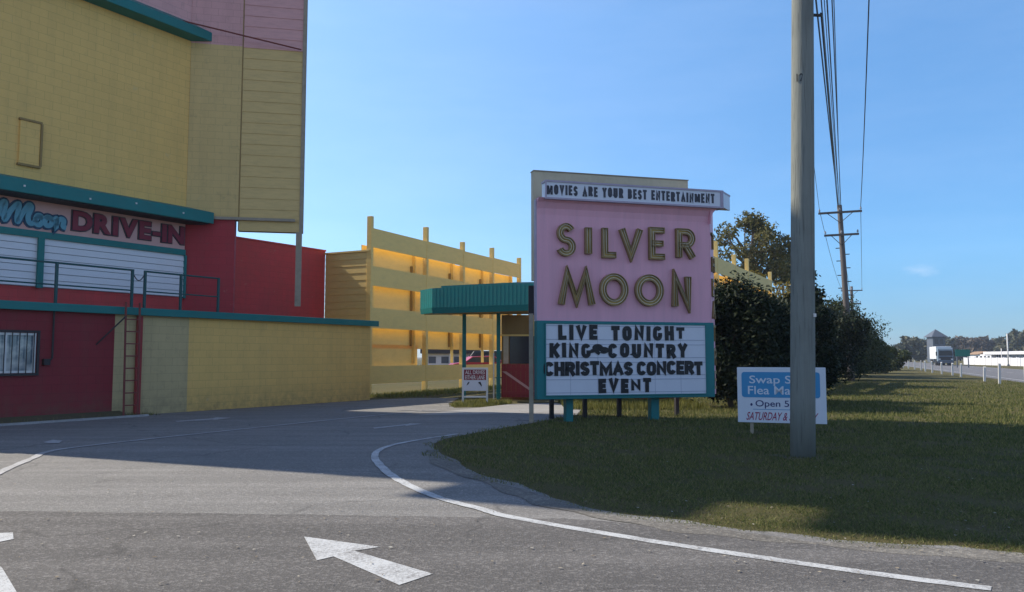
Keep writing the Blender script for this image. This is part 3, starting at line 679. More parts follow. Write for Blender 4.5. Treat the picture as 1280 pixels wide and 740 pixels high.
# hatch in the yellow wall
hp = [onp(x, y, FP, d) for x, y in ((22, 205), (49, 208), (50, 153), (24, 147))]
ha0, ha1 = hp[0][0], hp[2][0]; hz0, hz1 = hp[0][1] + .03, hp[3][1] - .05
ht = MB().box(FP, d, n, ha0, ha1, 0, .05, hz0, hz1).build('hatch', M['yellow'], bld, bevel=.01)
fr = MB()
fr.box(FP, d, n, ha0 - .03, ha1 + .03, 0, .075, hz1, hz1 + .05).box(FP, d, n, ha1, ha1 + .05, 0, .075, hz0, hz1).box(FP, d, n, ha0 - .03, ha1 + .03, 0, .075, hz0 - .05, hz0)
fr.build('hatch_frame', M['booth'], ht)
# name board and shuttered opening
def px_zone(tl, tr, br, bl, PP=FP, dd=d):
    q = [onp(*p, PP, dd) for p in (tl, tr, br, bl)]
    return q
sa1 = onp(230, 300, FP, d)[0] - .02; sa0 = onp(-150, 300, FP, d)[0]
sz1, sz0 = onp(229, 280.5, FP, d)[1], onp(229, 312.5, FP, d)[1]
sb = MB().box(FP, d, n, sa0, sa1, 0, .07, sz0, sz1).build('name_board', M['sign_pink'], bld)
qa0, qz0 = onp(88, 290, FP, d); qa1, _ = onp(226.5, 308, FP, d)
lz0 = sz0 + .19 * (sz1 - sz0); lz1 = sz0 + .86 * (sz1 - sz0)
for ch, a0, a1 in letter_spans('DRIVE-IN', qa0, qa1, .035, .10):
    z0_, z1_ = (lz0, lz1) if ch != '-' else (lz0 + .30 * (lz1 - lz0), lz0 + .50 * (lz1 - lz0))
    lt = MB(); glyph_solid(lt, glyph(ch, .075), FP, d, n, a0 - .04, a1 + .04, z0_ - .025, z1_ + .025, .07, .10)
    lo_ = lt.build('letter', M['letter_dark'], sb)
    lf = MB(); glyph_solid(lf, glyph(ch, .045), FP, d, n, a0 - .01, a1 + .01, z0_, z1_, .10, .115); 
    o_ = lf.build('letter', M['letter_red'], sb)
# script word, its capital cut by the picture edge
sx0 = onp(-8, 260, FP, d)[0]; sx1 = onp(80, 275, FP, d)[0]; sw = sx1 - sx0; sh = sz1 - sz0
def script(pts, r, mat, o, name):
    mb = MB(); pp = smooth_line(pts, 6)
    pp = [(sx0 + x * sw, sz0 + y * sh) for x, y in pp]
    Lf, Rt = offset_line(pp, r), offset_line(pp, -r)
    for i in range(len(pp) - 1):
        mb.plate(FP, d, n, [Lf[i], Lf[i + 1], Rt[i + 1], Rt[i]], o[0], o[1])
    return mb
word = [[(-.06, .20), (.02, .30), (.08, .74), (.12, .76), (.11, .40), (.13, .24), (.20, .55), (.28, .78), (.31, .74), (.29, .40), (.30, .22), (.36, .50), (.44, .80), (.48, .74), (.44, .42), (.47, .22), (.54, .26)],
        [(.54, .26), (.56, .48), (.62, .50), (.65, .34), (.60, .20), (.55, .26), (.58, .46), (.68, .42)],
        [(.68, .42), (.72, .50), (.78, .44), (.77, .26), (.71, .22), (.68, .34), (.72, .48), (.82, .42)],
        [(.82, .44), (.85, .48), (.85, .22), (.87, .40), (.92, .50), (.96, .44), (.95, .26), (1.0, .22)]]
ol = MB(); il = MB(); lite = MB()
for si, st in enumerate(word):
    a = script(st, .105, None, (.07, .095 + si * .002), ''); ol.add(a.v, a.f)
    a = script(st, .060, None, (.095, .115 + si * .002), ''); il.add(a.v, a.f)
so_ = ol.build('script_word', M['script_dark'], sb); il.build('script_face', M['script'], so_)
# teal rails, white shutter, mullion
va1 = onp(228, 340, FP, d)[0]; vz1 = sz0 - .16; vz0 = onp(228, 371.5, FP, d)[1]
MB().box(FP, d, n, sa0, sa1 + .02, 0, .10, sz0 - .16, sz0).build('sill_rail', M['teal'], bld)
sh_ = MB(); rows = 7; rh = (vz1 - vz0) / rows
for i in range(rows):
    zz = vz0 + i * rh
    sh_.prof(FP, d, n, [(0, zz + .012), (.055, zz + .012), (.035, zz + rh), (0, zz + rh)], sa0, va1)
shut = MB().box(FP, d, n, sa0, va1, 0, .012, vz0, vz1).build('shutter', M['track'], bld)
sh_.build('shutter_boards', M['white'], shut)
ma = onp(44, 330, FP, d)[0]; mb_ = onp(51.5, 330, FP, d)[0]
MB().box(FP, d, n, ma, mb_, .06, .13, vz0 - .03, vz1).build('mullion', M['teal'], bld)
MB().box(FP, d, n, va1, va1 + .07, 0, .09, vz0 - .03, vz1).build('shutter_jamb', M['teal'], bld)
# wing: block facet, then planks carried out beyond it
Cw = C
u1 = onp(297, 300, Cw, wd)[0]; u2 = onp(378.5, 290, Cw, wd)[0]
zb = onp(297, 275, Cw, wd)[1]; zp = onp(297, 58, Cw, wd)[1]
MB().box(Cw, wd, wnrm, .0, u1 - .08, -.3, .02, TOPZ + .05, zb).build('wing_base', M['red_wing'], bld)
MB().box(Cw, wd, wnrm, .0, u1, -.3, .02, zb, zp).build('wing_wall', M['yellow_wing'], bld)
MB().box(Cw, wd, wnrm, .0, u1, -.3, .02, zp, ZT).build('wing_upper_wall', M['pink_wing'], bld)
def lap(mb, PP, dd, nn, a0, a1, z0, z1, h, o0=0.0, t=.018):
    k = max(1, round((z1 - z0) / h)); h = (z1 - z0) / k
    for i in range(k):
        z = z0 + i * h
        mb.prof(PP, dd, nn, [(o0 - .02, z), (o0 + t, z), (o0 + .004, z + h), (o0 - .02, z + h)], a0, a1)
    return mb
zw0 = onp(300, 288.5, Cw, wd)[1]; zw1 = onp(340, 62, Cw, wd)[1]
bk = MB().box(Cw, wd, wnrm, u1, u2, -.25, -.02, zw0, ZT).build('wing_backing', M['booth'], bld)
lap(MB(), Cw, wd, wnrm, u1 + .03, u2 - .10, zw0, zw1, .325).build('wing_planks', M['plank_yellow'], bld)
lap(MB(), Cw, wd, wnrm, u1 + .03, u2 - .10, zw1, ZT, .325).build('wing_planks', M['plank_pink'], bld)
zpost = onp(373, 383, Cw, wd)[1]
MB().box(Cw, wd, wnrm, u2 - .19, u2 - .02, -.02, .05, zpost, zw0 + .0).box(Cw, wd, wnrm, u2 - .10, u2, -.25, .045, zw0 + .003, ZT).build('wing_post', M['tan'], bld)
MB().box(Cw, wd, wnrm, u1, u1 + .028, -.02, .028, zw0, ZT).build('joint_strip', M['booth'], bld)
za = onp(270, 272.5, Cw, wd)[1]
MB().box(Cw, wd, wnrm, .40, u2 - .22, .05, .11, za - .05, za + .03).build('wing_beam', M['tan'], bld)
# stay cable across the wing
def w3(PP, dd, nn, a, z, o): return (PP[0] + dd[0] * a + nn[0] * o, PP[1] + dd[1] * a + nn[1] * o, z)
A_, zA = onp(215, 24, FP, d); B_, zB = onp(377, 64, Cw, wd)
MB().tube([w3(FP, d, n, A_, zA, .08), w3(Cw, wd, wnrm, B_, zB, .12)], .022, 6).build('stay_cable', M['rust'], bld)
# recessed red wall and its far corner
RW1 = at_depth(405, 30.7); ra0 = -9.0
MB().box(RW1, d, n, ra0, 0, -.25, 0, TOPZ + .05, 5.52).box(RW1, d, n, ra0, .02, -.28, .03, 5.52, 5.58).build('rear_wall', M['red'], bld)
# window with bars
wq0 = onp(0, 466, P, d); wq1 = onp(42, 466, P, d); wz1 = onp(42, 416.5, P, d)[1]; wz0 = wq1[1]; wa1 = wq1[0]; wa0 = wq0[0] - .55
win = MB().box(P, d, n, wa0 + .05, wa1 - .05, -.02, .012, wz0 + .05, wz1 - .05).build('window', M['glass'], bld)
f_ = MB().box(P, d, n, wa0, wa1, 0, .05, wz1 - .05, wz1).box(P, d, n, wa0, wa1, 0, .05, wz0, wz0 + .05).box(P, d, n, wa0, wa0 + .05, 0, .048, wz0 + .05, wz1 - .05).box(P, d, n, wa1 - .05, wa1, 0, .048, wz0 + .05, wz1 - .05)
f_.box(P, d, n, (wa0 + wa1) / 2 - .02, (wa0 + wa1) / 2 + .02, .012, .04, wz0 + .05, wz1 - .05)
f_.build('window_frame', M['frame_white'], win)
b_ = MB().box(P, d, n, wa0 - .07, wa1 + .07, .055, .085, wz1 + .01, wz1 + .06).box(P, d, n, wa0 - .07, wa1 + .07, .055, .085, wz0 - .06, wz0 - .01).box(P, d, n, wa1 + .02, wa1 + .07, .05, .08, wz0 - .01, wz1 + .01)
kk = int((wa1 - wa0) / .155)
for i in range(kk + 1):
    a = wa1 - .05 - i * .155
    b_.tube([w3(P, d, n, a, wz0 - .03, .07), w3(P, d, n, a, wz1 + .03, .07)], .011, 6)
b_.build('window_bars', M['iron'], win)
# downpipe and bracket on the red wall
pa = onp(65, 420, P, d)[0]; pz = onp(62, 453, P, d)[1]
MB().tube([w3(P, d, n, pa, TOPZ - .02, .05), w3(P, d, n, pa, pz + .1, .05), w3(P, d, n, pa - .1, pz, .06)], .022, 8).box(P, d, n, pa - .2, pa - .06, 0, .10, pz - .06, pz + .08).build('conduit', M['iron'], bld)
# deck railings
def railing(x0s, label):
    aa = [onp(x, 360, along(0, .03), d)[0] for x in x0s]
    PP = along(0, .03)
    t = thing('metal_railing', (*along(aa[0], .03), TOPZ + .05), label, 'railing', 'railings along the roof deck')
    for a in aa:
        MB().box(PP, d, n, a - .028, a + .028, -.028, .028, TOPZ + .05, TOPZ + 1.05).build('railing_post', M['rail'], t)
    for zz, r in ((1.03, .024), (.52, .018)):
        MB().tube([w3(PP, d, n, aa[0], TOPZ + zz, 0), w3(PP, d, n, aa[-1], TOPZ + zz, 0)], r, 8).build('rail', M['rail'], t)
    return aa
r1 = railing([-60, -8, 70, 165], 'long teal deck railing left of the ladder gap, in front of the white shutter')
r2 = railing([181, 226, 273], 'short teal deck railing right of the ladder gap, running past the red wing')
ch_ = MB(); PP = along(0, .03)
ch_.tube([w3(PP, d, n, r1[-1] + (r2[0] - r1[-1]) * i / 8, TOPZ + .98 - .20 * math.sin(math.pi * i / 8), 0) for i in range(9)], .012, 6)
top(ch_, 'gate_chain', M['iron'], 'dark chain slung across the ladder gap between the deck railings', 'chain')
# ladder
la0 = onp(155.5, 450, along(0, .32), d)[0]; la1 = onp(173, 450, along(0, .32), d)[0]
ld = thing('ladder', (*along((la0 + la1) / 2, .32), 0), 'rusty dark red fixed ladder rising to the roof deck beside the grey yellow wall', 'ladder')
PL = along(0, .32)
for a in (la0, la1):
    MB().tube([w3(PL, d, n, a, 0, .05), w3(PL, d, n, a, TOPZ + .2, -.02)], .026, 8).build('stile', M['rust'], ld)
for i in range(8):
    z = .28 + i * .30
    MB().tube([w3(PL, d, n, la0, z, .05 - .025 * z), w3(PL, d, n, la1, z, .05 - .025 * z)], .017, 6).build('rung', M['rust'], ld)
MB().tube([w3(PL, d, n, la0, TOPZ - .15, 0), w3(PL, d, n, la0 - .55, 1.75, -.30)], .02, 6).build('brace', M['iron'], ld)


# red upright board beside the ladder
top(MB().box(P, d, n, la1 + .10, la1 + .24, .02, .09, .02, TOPZ - .12), 'conduit_board', M['gate_red'], 'narrow red painted board standing against the wall right of the ladder', 'board')

# ================================================================== SIDING WALL AND LOUVRED FENCE
FS = at_depth(462, 29.7)
sdir = unit(.885, -.465); snrm = (sdir[1], -sdir[0])
ls = math.hypot(FS[0] - RW1[0], FS[1] - RW1[1]); sdir = unit(FS[0] - RW1[0], FS[1] - RW1[1]); snrm = (sdir[1], -sdir[0])
print('siding n', snrm, 'dot sun', snrm[0] * SUN_DIR.x + snrm[1] * SUN_DIR.y, 'tower L_a', L_a, 'C_a', C_a, 'C', C, 'wing', u1, u2, zb, zp, zw0)
sw_ = thing('siding_wall', (*RW1, 0), 'yellow lapped board wall between the red wall and the louvred fence', 'wall')
lap(MB(), RW1, sdir, snrm, .03, ls - .05, .1, 5.40, .27, 0).build('lap_boards', M['siding'], sw_)
MB().box(RW1, sdir, snrm, .03, ls - .05, -.12, -.02, 0, 5.40).build('backing', M['siding'], sw_)
MB().box(RW1, sdir, snrm, .0, ls - .04, -.14, .06, 5.40, 5.46).build('cap', M['siding'], sw_)

LV = [6.30, 5.56, 4.86, 4.11, 3.31, 2.53, 1.85, 1.14, .46]
def louvre_fence(P0, dd, nn, posts, label, post_top, levels=LV, group=None):
    t = thing('louvred_fence', (*P0, 0), label, 'fence', group)
    rr = random.Random(5)
    for b in range(len(posts) - 1):
        a0, a1 = posts[b] + .02, posts[b + 1] - .02
        for i in range(len(levels) - 1):
            zt, zb_ = levels[i], levels[i + 1]
            jit = rr.uniform(-.02, .02)
            if i in (0, 2, 4, 7):
                MB().box(P0, dd, nn, a0, a1, 0, .03, zb_ + jit, zt - .015 + jit).build('front_board', M['fence'], t)
            elif i in (1, 3, 5) or (i == 6 and b == 0):
                MB().box(P0, dd, nn, a0 - .02, a1 + .015, -.46, -.43, zb_ - .06, zt + .11 + jit).build('back_board', M['fence'], t)
    for b, a in enumerate(posts):
        zt = post_top + (.05, .22, .0, .10, -.04)[b % 5]
        MB().box(P0, dd, nn, a - .075, a + .075, -.16, .045, 0, zt).build('fence_post', M['fence'], t, bevel=.008)
        if b: MB().box(P0, dd, nn, a - .42, a - .37, -.42, -.30, 1.2, levels[0] - .55).build('inner_stud', M['fence'], t)
        if b: MB().box(P0, dd, nn, a - .62, a - .58, -.42, -.32, 1.9, levels[0] - 1.1).build('inner_stud', M['booth'], t)
    return t
post_a = [onp(x, 400, FS, fd)[0] for x in (463, 533, 579, 616, 650)]
louvre_fence(FS, fd, fn, post_a, 'tall yellow louvred screen fence with sunlit gaps behind the teal canopy', 6.68)
FR = at_depth(898, 37.6); fr_d = unit(.48, .87); fr_n = (fr_d[1], -fr_d[0])
post_b = [onp(x, 400, FR, fr_d)[0] for x in (880, 898, 920.5, 936.5, 965)]
louvre_fence(FR, fr_d, fr_n, post_b, 'far piece of yellow louvred fence half hidden by bushes right of the sign', 6.7, [6.15, 5.4, 4.7, 4.0, 3.2, 2.5, 1.8, 1.1, .3])

# ================================================================== ENTRANCE CANOPY AND TICKET BOOTH
cd_ = unit(.885, -.465); cn = (cd_[1], -cd_[0])
CPt = at_depth(540, 26.2)
cw = onp(666, 380, CPt, cd_)[0]
zt_, zm_, zb2 = z_at(360.3, 26.2), z_at(384.5, 26.2), z_at(392, 26.2)
can = thing('entrance_canopy', (*gnd(600, 501), 0), 'teal corrugated canopy on thin teal posts over the entrance lane', 'canopy')
fa = MB()
nr = 26
for i in range(nr):        # vertical ribs of the fascia
    a0 = cw * i / nr
    fa.prof(CPt, cd_, cn, [(-.03, zm_), (.0, zm_), (.0, zt_), (-.03, zt_)], a0, a0 + cw / nr - .035)
    fa.box(CPt, cd_, cn, a0 + cw / nr - .035, a0 + cw / nr, -.03, .004, zm_, zt_)
fa.build('fascia', M['teal_metal'], can)
ld_ = unit(-.62, 1.0); ln = (-ld_[1], ld_[0])
lw = onp(525.5, 370, CPt, ld_)[0]
fl = MB()
for i in range(6):
    a0 = lw * i / 6
    fl.box(CPt, ld_, ln, a0 + .002, a0 + lw / 6 - .035, -.03, .0, zm_, zt_).box(CPt, ld_, ln, a0 + lw / 6 - .035, a0 + lw / 6, -.03, .004, zm_, zt_)
fl.build('side_fascia', M['teal_metal'], can)
MB().prof(CPt, cd_, cn, [(-.05, zb2), (-.02, zb2), (.012, zm_ - .002), (-.05, zm_ - .002)], .0, cw).build('drip_band', M['teal'], can)
MB().prof(CPt, ld_, ln, [(-.05, zb2 + .02), (-.02, zb2 + .02), (.012, zm_ - .002), (-.05, zm_ - .002)], .01, lw).build('drip_band', M['teal'], can)
Lc = (CPt[0] + ld_[0] * lw, CPt[1] + ld_[1] * lw); Rc = (CPt[0] + cd_[0] * cw, CPt[1] + cd_[1] * cw)
MB().vprism([(CPt[0] + .03, CPt[1] + .06), (Rc[0] - .02, Rc[1] + .06), (Rc[0] - .02, Rc[1] + 3.0), (Lc[0] + .05, Rc[1] + 3.4), (Lc[0] + .05, Lc[1] + .02)], zb2 + .05, zb2 + .13).build('soffit', M['booth'], can)
MB().prof(CPt, cd_, cn, [(-.35, zt_ - .1), (-.35, zt_ + .10), (-2.4, zt_ + .28), (-2.4, zt_ + .18)], .12, cw * .80).build('roof_sheet', M['teal_metal'], can)
for px_, py_ in ((580, 499.5), (623, 501)):
    g = gnd(px_, py_); MB().cube(g[0] - .065, g[0] + .065, g[1] - .065, g[1] + .065, 0, zb2 + .06).build('canopy_post', M['teal'], can, bevel=.01)
g = gnd(617, 500); MB().cube(g[0] - .02, g[0] + .02, g[1] + .1, g[1] + .14, 0, 1.6).build('pipe', M['frame_white'], can)
# booth behind the posts
bp = at_depth(627, 27.6); bd = (1.0, 0.0); bn = (0.0, -1.0)
bw = onp(668, 450, bp, bd)[0]; zr = onp(640, 454.5, bp, bd)[1]; zl = onp(640, 418, bp, bd)[1]; zt3 = zb2 + .03
booth = thing('ticket_booth', (bp[0] + bw / 2, bp[1], 0), 'small brown and yellow ticket booth with a dark window under the teal canopy', 'booth')
MB().box(bp, bd, bn, 0, bw, -1.8, 0, zl, zt3).build('upper_wall', M['booth'], booth)
MB().box(bp, bd, bn, 0, bw, -1.8, -.05, 0.0, zl).build('lower_wall', M['booth'], booth)
MB().box(bp, bd, bn, .28, bw - .02, -.05, -.02, zr, zl - .03).build('window', M['dark_glass'], booth)
MB().box(bp, bd, bn, .06, .24, -.05, .0, zr, zl - .05).build('side_board', M['cream'], booth)
MB().box(bp, bd, bn, -.03, bw, .0, .04, zl - .06, zl).build('counter_trim', M['fence'], booth)
MB().box(bp, bd, bn, bw - .18, bw, .0, .05, zl, zt3).build('corner_board', M['fence'], booth)
gp = (bp[0] + .0, bp[1] - .35)
gate = thing('wooden_gate', (gp[0] + .6, gp[1], 0), 'dark red plank gate with a diagonal brace in front of the ticket booth', 'gate')
gm = MB()
for i in range(7):
    gm.box(gp, bd, bn, i * .165 + .003, i * .165 + .16, -.03, 0, .10, zr - .02 + .01 * (i % 2))
gm.build('planks', M['gate_red'], gate)
MB().box(gp, bd, bn, 0, 1.15, 0, .025, zr - .25, zr - .14).build('gate_rail', M['gate_red'], gate)
MB().box(gp, bd, bn, 0, 1.15, 0, .025, .18, .29).build('gate_rail', M['gate_red'], gate)
MB().plate(gp, bd, bn, [(.02, zr - .26), (.16, zr - .26), (1.13, .30), (.99, .30)], 0, .022).build('gate_brace', M['sign_pink'], gate)
# low barrier behind the big sign
kp = at_depth(792, 25.5); kd = unit(1, .1); kn = (kd[1], -kd[0])
kb = thing('barrier_gate', (*kp, 0), 'low reddish plank barrier on short posts behind the big marquee sign', 'barrier')
for z in (.12, .42, .72):
    MB().box(kp, kd, kn, 0, 1.5, 0, .035, z, z + .2).build('plank', M['gate_red'], kb)
for a in (.1, 1.3):
    MB().box(kp, kd, kn, a, a + .1, -.1, -.005, 0, 1.0).build('barrier_post', M['gate_red'], kb)

# lane sign in front of the canopy
lp = gnd(583, 503.5); lp = at_depth(578, 25.2); lpd = unit(1, -.05); lpn = (lpd[1], -lpd[0])
lw_ = onp(610, 480, lp, lpd)[0]
def lz(py): return onp(594, py, lp, lpd)[1]
ls_ = thing('lane_sign', (*lp, 0), 'small white framed maroon and white notice with two black arrows by the teal posts', 'sign')
MB().box(lp, lpd, lpn, .05, lw_ - .05, -.02, .02, lz(488.5), lz(461.5)).build('sign_panel', M['marquee'], ls_)
MB().box(lp, lpd, lpn, .06, lw_ - .06, .02, .026, lz(475), lz(462)).build('header_panel', M['maroon'], ls_)
for i, (t_, a_, b_2) in enumerate((('ALL DRIVES', 467.8, 462.9), ('EITHER LANE', 474.2, 469.2))):
    m_ = MB(); line_text(m_, t_, lp, lpd, lpn, .10, lw_ - .10, lz(a_), lz(b_2), .026, .030, .01); m_.build('lettering', M['frame_white'], ls_)
for (q) in ([(583.2, 481.8), (584.6, 478.5), (586.6, 477), (586.8, 478.5), (585.3, 480.5)], [(600.6, 477), (597.6, 478), (600, 480.5), (601.9, 483.2), (602.4, 481.5)]):
    pts = [onp(x, y, lp, lpd) for x, y in q]
    MB().plate(lp, lpd, lpn, pts, .02, .03).build('arrow', M['black'], ls_)
for a in (0, lw_ - .055):
    MB().box(lp, lpd, lpn, a, a + .055, -.035, .035, 0, lz(459.5)).build('sign_post', M['frame_white'], ls_)
MB().box(lp, lpd, lpn, .056, lw_ - .056, -.03, .03, lz(461.3), lz(459.5)).build('top_rail', M['frame_white'], ls_)
MB().box(lp, lpd, lpn, .056, lw_ - .056, -.03, .03, lz(497), lz(495)).build('bottom_rail', M['frame_white'], ls_)

# ================================================================== THE BIG SIGN
S0 = at_depth(669.5, 17.77); sd = unit(.964, .265); sn = (sd[1], -sd[0])
def sp(px, py): return onp(px, py, S0, sd)
SW = sp(888.5, 400)[0]; DEP = .75
zmar0 = sp(780, 496.5)[1]; zmar1 = sp(780, 402.2)[1]; zst = sp(690, 249)[1]; ztop = sp(690, 230)[1]
print('sign', SW, zmar0, zmar1, zst, ztop)
big = thing('marquee_sign', (S0[0] + sd[0] * SW / 2 - sn[0] * DEP / 2, S0[1] + sd[1] * SW / 2 - sn[1] * DEP / 2, 0), 'big pink roadside marquee with gold trough letters SILVER MOON above a white changeable letter board', 'sign')
fc = MB()
bk = unit(.36, .933)
# cove under the top strip: face curves out
cove = [(-.10, zmar1 + .004), (0, zmar1 + .004), (0, zst - .36), (.02, zst - .22), (.08, zst - .09), (.17, zst), (-.10, zst)]
fc.prof(S0, sd, sn, cove, .03, SW - .012)
face = fc.build('face_panel', M['sign_face'], big)
MB().box(S0, sd, sn, 0, .028, -.12, .012, zmar1 + .004, zst - .02).build('edge_trim', M['sign_edge'], big)
MB().para(S0, sd, bk, .06, SW + .0, .11, DEP, zmar0 + .02, zst - .02).build('edge_panel', M['sign_face'], big)
pts = [(SW - .012, zst - .40), (SW + .005, zst - .24), (SW + .07, zst - .12), (SW + .20, zst), (SW - .012, zst)]
MB().plate(S0, sd, sn, pts, -.4, .10).build('end_cove', M['sign_face'], big)
# letters
SIL = [('S', 694.0, 718.6), ('I', 727.5, 741), ('L', 749.5, 772.5), ('V', 772.5, 802), ('E', 808.5, 833), ('R', 842, 868)]
MOO = [('M', 696.5, 742.5), ('O', 748.5, 783.5), ('O', 792.5, 827.5), ('N', 837, 863.5)]
zs0, zs1 = sp(706, 321)[1], sp(706, 279.5)[1]
for ch, x0, x1 in SIL:
    neon_letter(big, ch, S0, sd, sn, sp(x0, 300)[0], sp(x1, 300)[0], zs0, zs1, .070 if ch != 'I' else .078)
zm0, zm1 = sp(720, 385)[1], sp(720, 337)[1]
for ch, x0, x1 in MOO:
    z0_, z1_ = (sp(766, 382.5)[1], sp(766, 342)[1]) if ch == 'O' else (zm0, zm1)
    neon_letter(big, ch, S0, sd, sn, sp(x0, 360)[0], sp(x1, 360)[0], z0_, z1_, .074)
# small capitals down the end edge
ep = (S0[0] + sd[0] * (SW + .0), S0[1] + sd[1] * (SW + .0)); ed_ = bk; en = (bk[1], -bk[0])
for i, ch in enumerate('THEATRE'):
    zt4 = sp(888, 289 + i * 29.2)[1]
    neon_letter(big, ch, ep, ed_, en, .18, DEP - .12, zt4 - .42, zt4, .030, .045, name='edge_letter')
# top strip with its line of small letters; returns round the right end
SO = .20
ts0, ts1 = sp(679, 240)[0], sp(897.5, 250)[0] + .0
strip = MB().box(S0, sd, sn, ts0, ts1, -.1, SO, zst, ztop).build('top_strip', M['marquee'], big)
bk2 = unit(.52, .854)
MB().para((S0[0] + sn[0] * SO, S0[1] + sn[1] * SO), sd, bk2, ts0 + .35, ts1, .02, .62, zst + .001, ztop - .001).build('strip_return', M['marquee'], strip)
MB().para((S0[0] + sn[0] * SO, S0[1] + sn[1] * SO), sd, bk2, ts0 + .35, ts1 + .01, .02, .64, ztop, ztop + .04).build('return_cap', M['sign_edge'], strip)
sf = MB()
sf.box(S0, sd, sn, ts0 - .02, ts1 + .02, -.08, SO + .02, ztop, ztop + .042).box(S0, sd, sn, ts0 - .02, ts1 + .02, -.08, SO + .02, zst - .04, zst)
sf.box(S0, sd, sn, ts0 - .02, ts0 + .01, SO, SO + .02, zst, ztop).box(S0, sd, sn, ts1 - .05, ts1 + .018, SO + .001, SO + .021, zst, ztop)
sf.build('strip_frame', M['sign_edge'], big)
ms = MB()
ma0, ma1 = onp(683.5, 240, (S0[0] + sn[0] * SO, S0[1] + sn[1] * SO), sd)[0], onp(893, 249, (S0[0] + sn[0] * SO, S0[1] + sn[1] * SO), sd)[0]
hz = ztop - zst
small = 'MOVIES ARE YOUR BEST ENTERTAINMENT'
rr = random.Random(3)
for ch, a0, a1 in block_spans(small, ma0, ma1, .17, .48):
    j = rr.uniform(-.008, .008)
    m_ = MB(); block_letter(m_, ch, S0, sd, sn, a0, a1, zst + .19 * hz + j, zst + .84 * hz + j, SO, SO + .008, .22)
    m_.build('small_letter', M['soft_black'], strip)
# letter board
br0 = sp(672, 450)[0] - .0
brd = MB().box(S0, sd, sn, 0, SW + .02, -.12, .10, zmar0 - .02, zmar1).build('letter_board', M['sign_teal'], big, bevel=.012)
wb0, wb1 = sp(680.5, 450)[0], sp(879, 450)[0]; wz0, wz1 = sp(780, 494)[1] + .0, sp(780, 404.5)[1]
fb = .10
wz1 = zmar1 - .07; wz0 = zmar0 + .07
board = MB().box(S0, sd, sn, wb0, wb1, fb, fb + .012, wz0, wz1).build('white_panel', M['marquee'], big)
tr = MB()
for px_ in (711, 745, 816, 848):
    a = sp(px_, 450)[0]; tr.box(S0, sd, sn, a - .004, a + .004, fb + .012, fb + .014, wz0, wz1)
tr.build('panel_joint', M['track'], board)
fr_ = MB()
fr_.box(S0, sd, sn, wb0 - .02, wb1 + .02, fb, fb + .03, wz1, wz1 + .02).box(S0, sd, sn, wb0 - .02, wb1 + .02, fb, fb + .03, wz0 - .02, wz0).box(S0, sd, sn, wb0 - .02, wb0, fb, fb + .03, wz0, wz1).box(S0, sd, sn, wb1, wb1 + .02, fb, fb + .03, wz0, wz1)
fr_.build('panel_frame', M['sign_teal'], board)
rowsz = []
for py0, py1 in ((407, 426), (429.5, 448), (451.5, 469.5), (472.5, 491)):
    rowsz.append((sp(780, py1)[1], sp(780, py0)[1]))
for (z0_, z1_) in rowsz:
    for zz in (z0_ + .015, z1_ - .03):
        MB().box(S0, sd, sn, wb0, wb1, fb + .0125, fb + .019, zz, zz + .012).build('letter_track', M['track'], board)
pl = lambda px_: onp(px_, 450, (S0[0] + sn[0] * fb, S0[1] + sn[1] * fb), sd)[0]
LINES = [(0, 'LIVE', 697.5, 746.5), (0, 'TONIGHT', 764, 855.5), (1, 'KING', 686.5, 738), (1, 'COUNTRY', 760, 858.5), (2, 'CHRISTMAS', 679.5, 790.5), (2, 'CONCERT', 795.5, 877.5), (3, 'EVENT', 747.5, 813)]
rr = random.Random(11)
for row, word_, x0, x1 in LINES:
    z0_, z1_ = rowsz[row]
    gap = .03 if row == 2 else .17
    for i, (ch, a0, a1) in enumerate(block_spans(word_, pl(x0), pl(x1), gap)):
        j = rr.uniform(-.012, .012); hh = z1_ - z0_
        sm = .78 if (word_, i) in (('TONIGHT', 6), ('EVENT', 3), ('COUNTRY', 9)) else 1.0
        m_ = MB(); block_letter(m_, ch, S0, sd, sn, a0, a1, z0_ + .01 + j + (1 - sm) * hh * .55, z0_ + .01 + j + (1 - sm) * hh * .55 + hh * .97 * sm, fb + .020, fb + .026 + .0016 * (i % 2), .285 + rr.uniform(-.01, .015), rr.uniform(-.02, .02))
        m_.build('letter', M['black'], board)
m_ = MB(); glyph_solid(m_, glyph('&', .085), S0, sd, sn, pl(738), pl(760.5), rowsz[1][0] + .05, rowsz[1][1] - .03, fb + .020, fb + .026, rot=math.radians(-112)); m_.build('ampersand', M['black'], board)
# legs
for px_, w_, o_, m2 in ((716, .17, -.30, 'sign_teal'), (824, .20, -.30, 'sign_teal')):
    a = sp(px_, 515)[0]; MB().box(S0, sd, sn, a - w_ / 2, a + w_ / 2, o_ - .1, o_ + .1, -.02, zmar0).build('sign_leg', M[m2], big, bevel=.01)
for px_, o_ in ((689.5, -1.15), (731, -1.15), (774, -1.25), (846, -1.2)):
    Q = (S0[0] + sn[0] * o_, S0[1] + sn[1] * o_); a = onp(px_, 515, Q, sd)[0]
    MB().box(Q, sd, sn, a - .045, a + .045, -.05, .05, -.02, 4.9).build('rear_post', M['iron'], big)
# pale board standing up behind
Q = (S0[0] - sn[0] * (DEP + .25), S0[1] - sn[1] * (DEP + .25))
qa0, qz = onp(667, 213.5, Q, sd); qa1 = onp(860, 226, Q, sd)[0]
MB().box(Q, sd, sn, qa0, qa1, -.22, 0, zmar1 + 1.0, qz).build('back_board', M['cream'], big, bevel=.01)
MB().box(Q, sd, sn, qa0 - .01, qa1 + .01, -.24, .02, qz, qz + .02).build('back_board_cap', M['tan'], big)
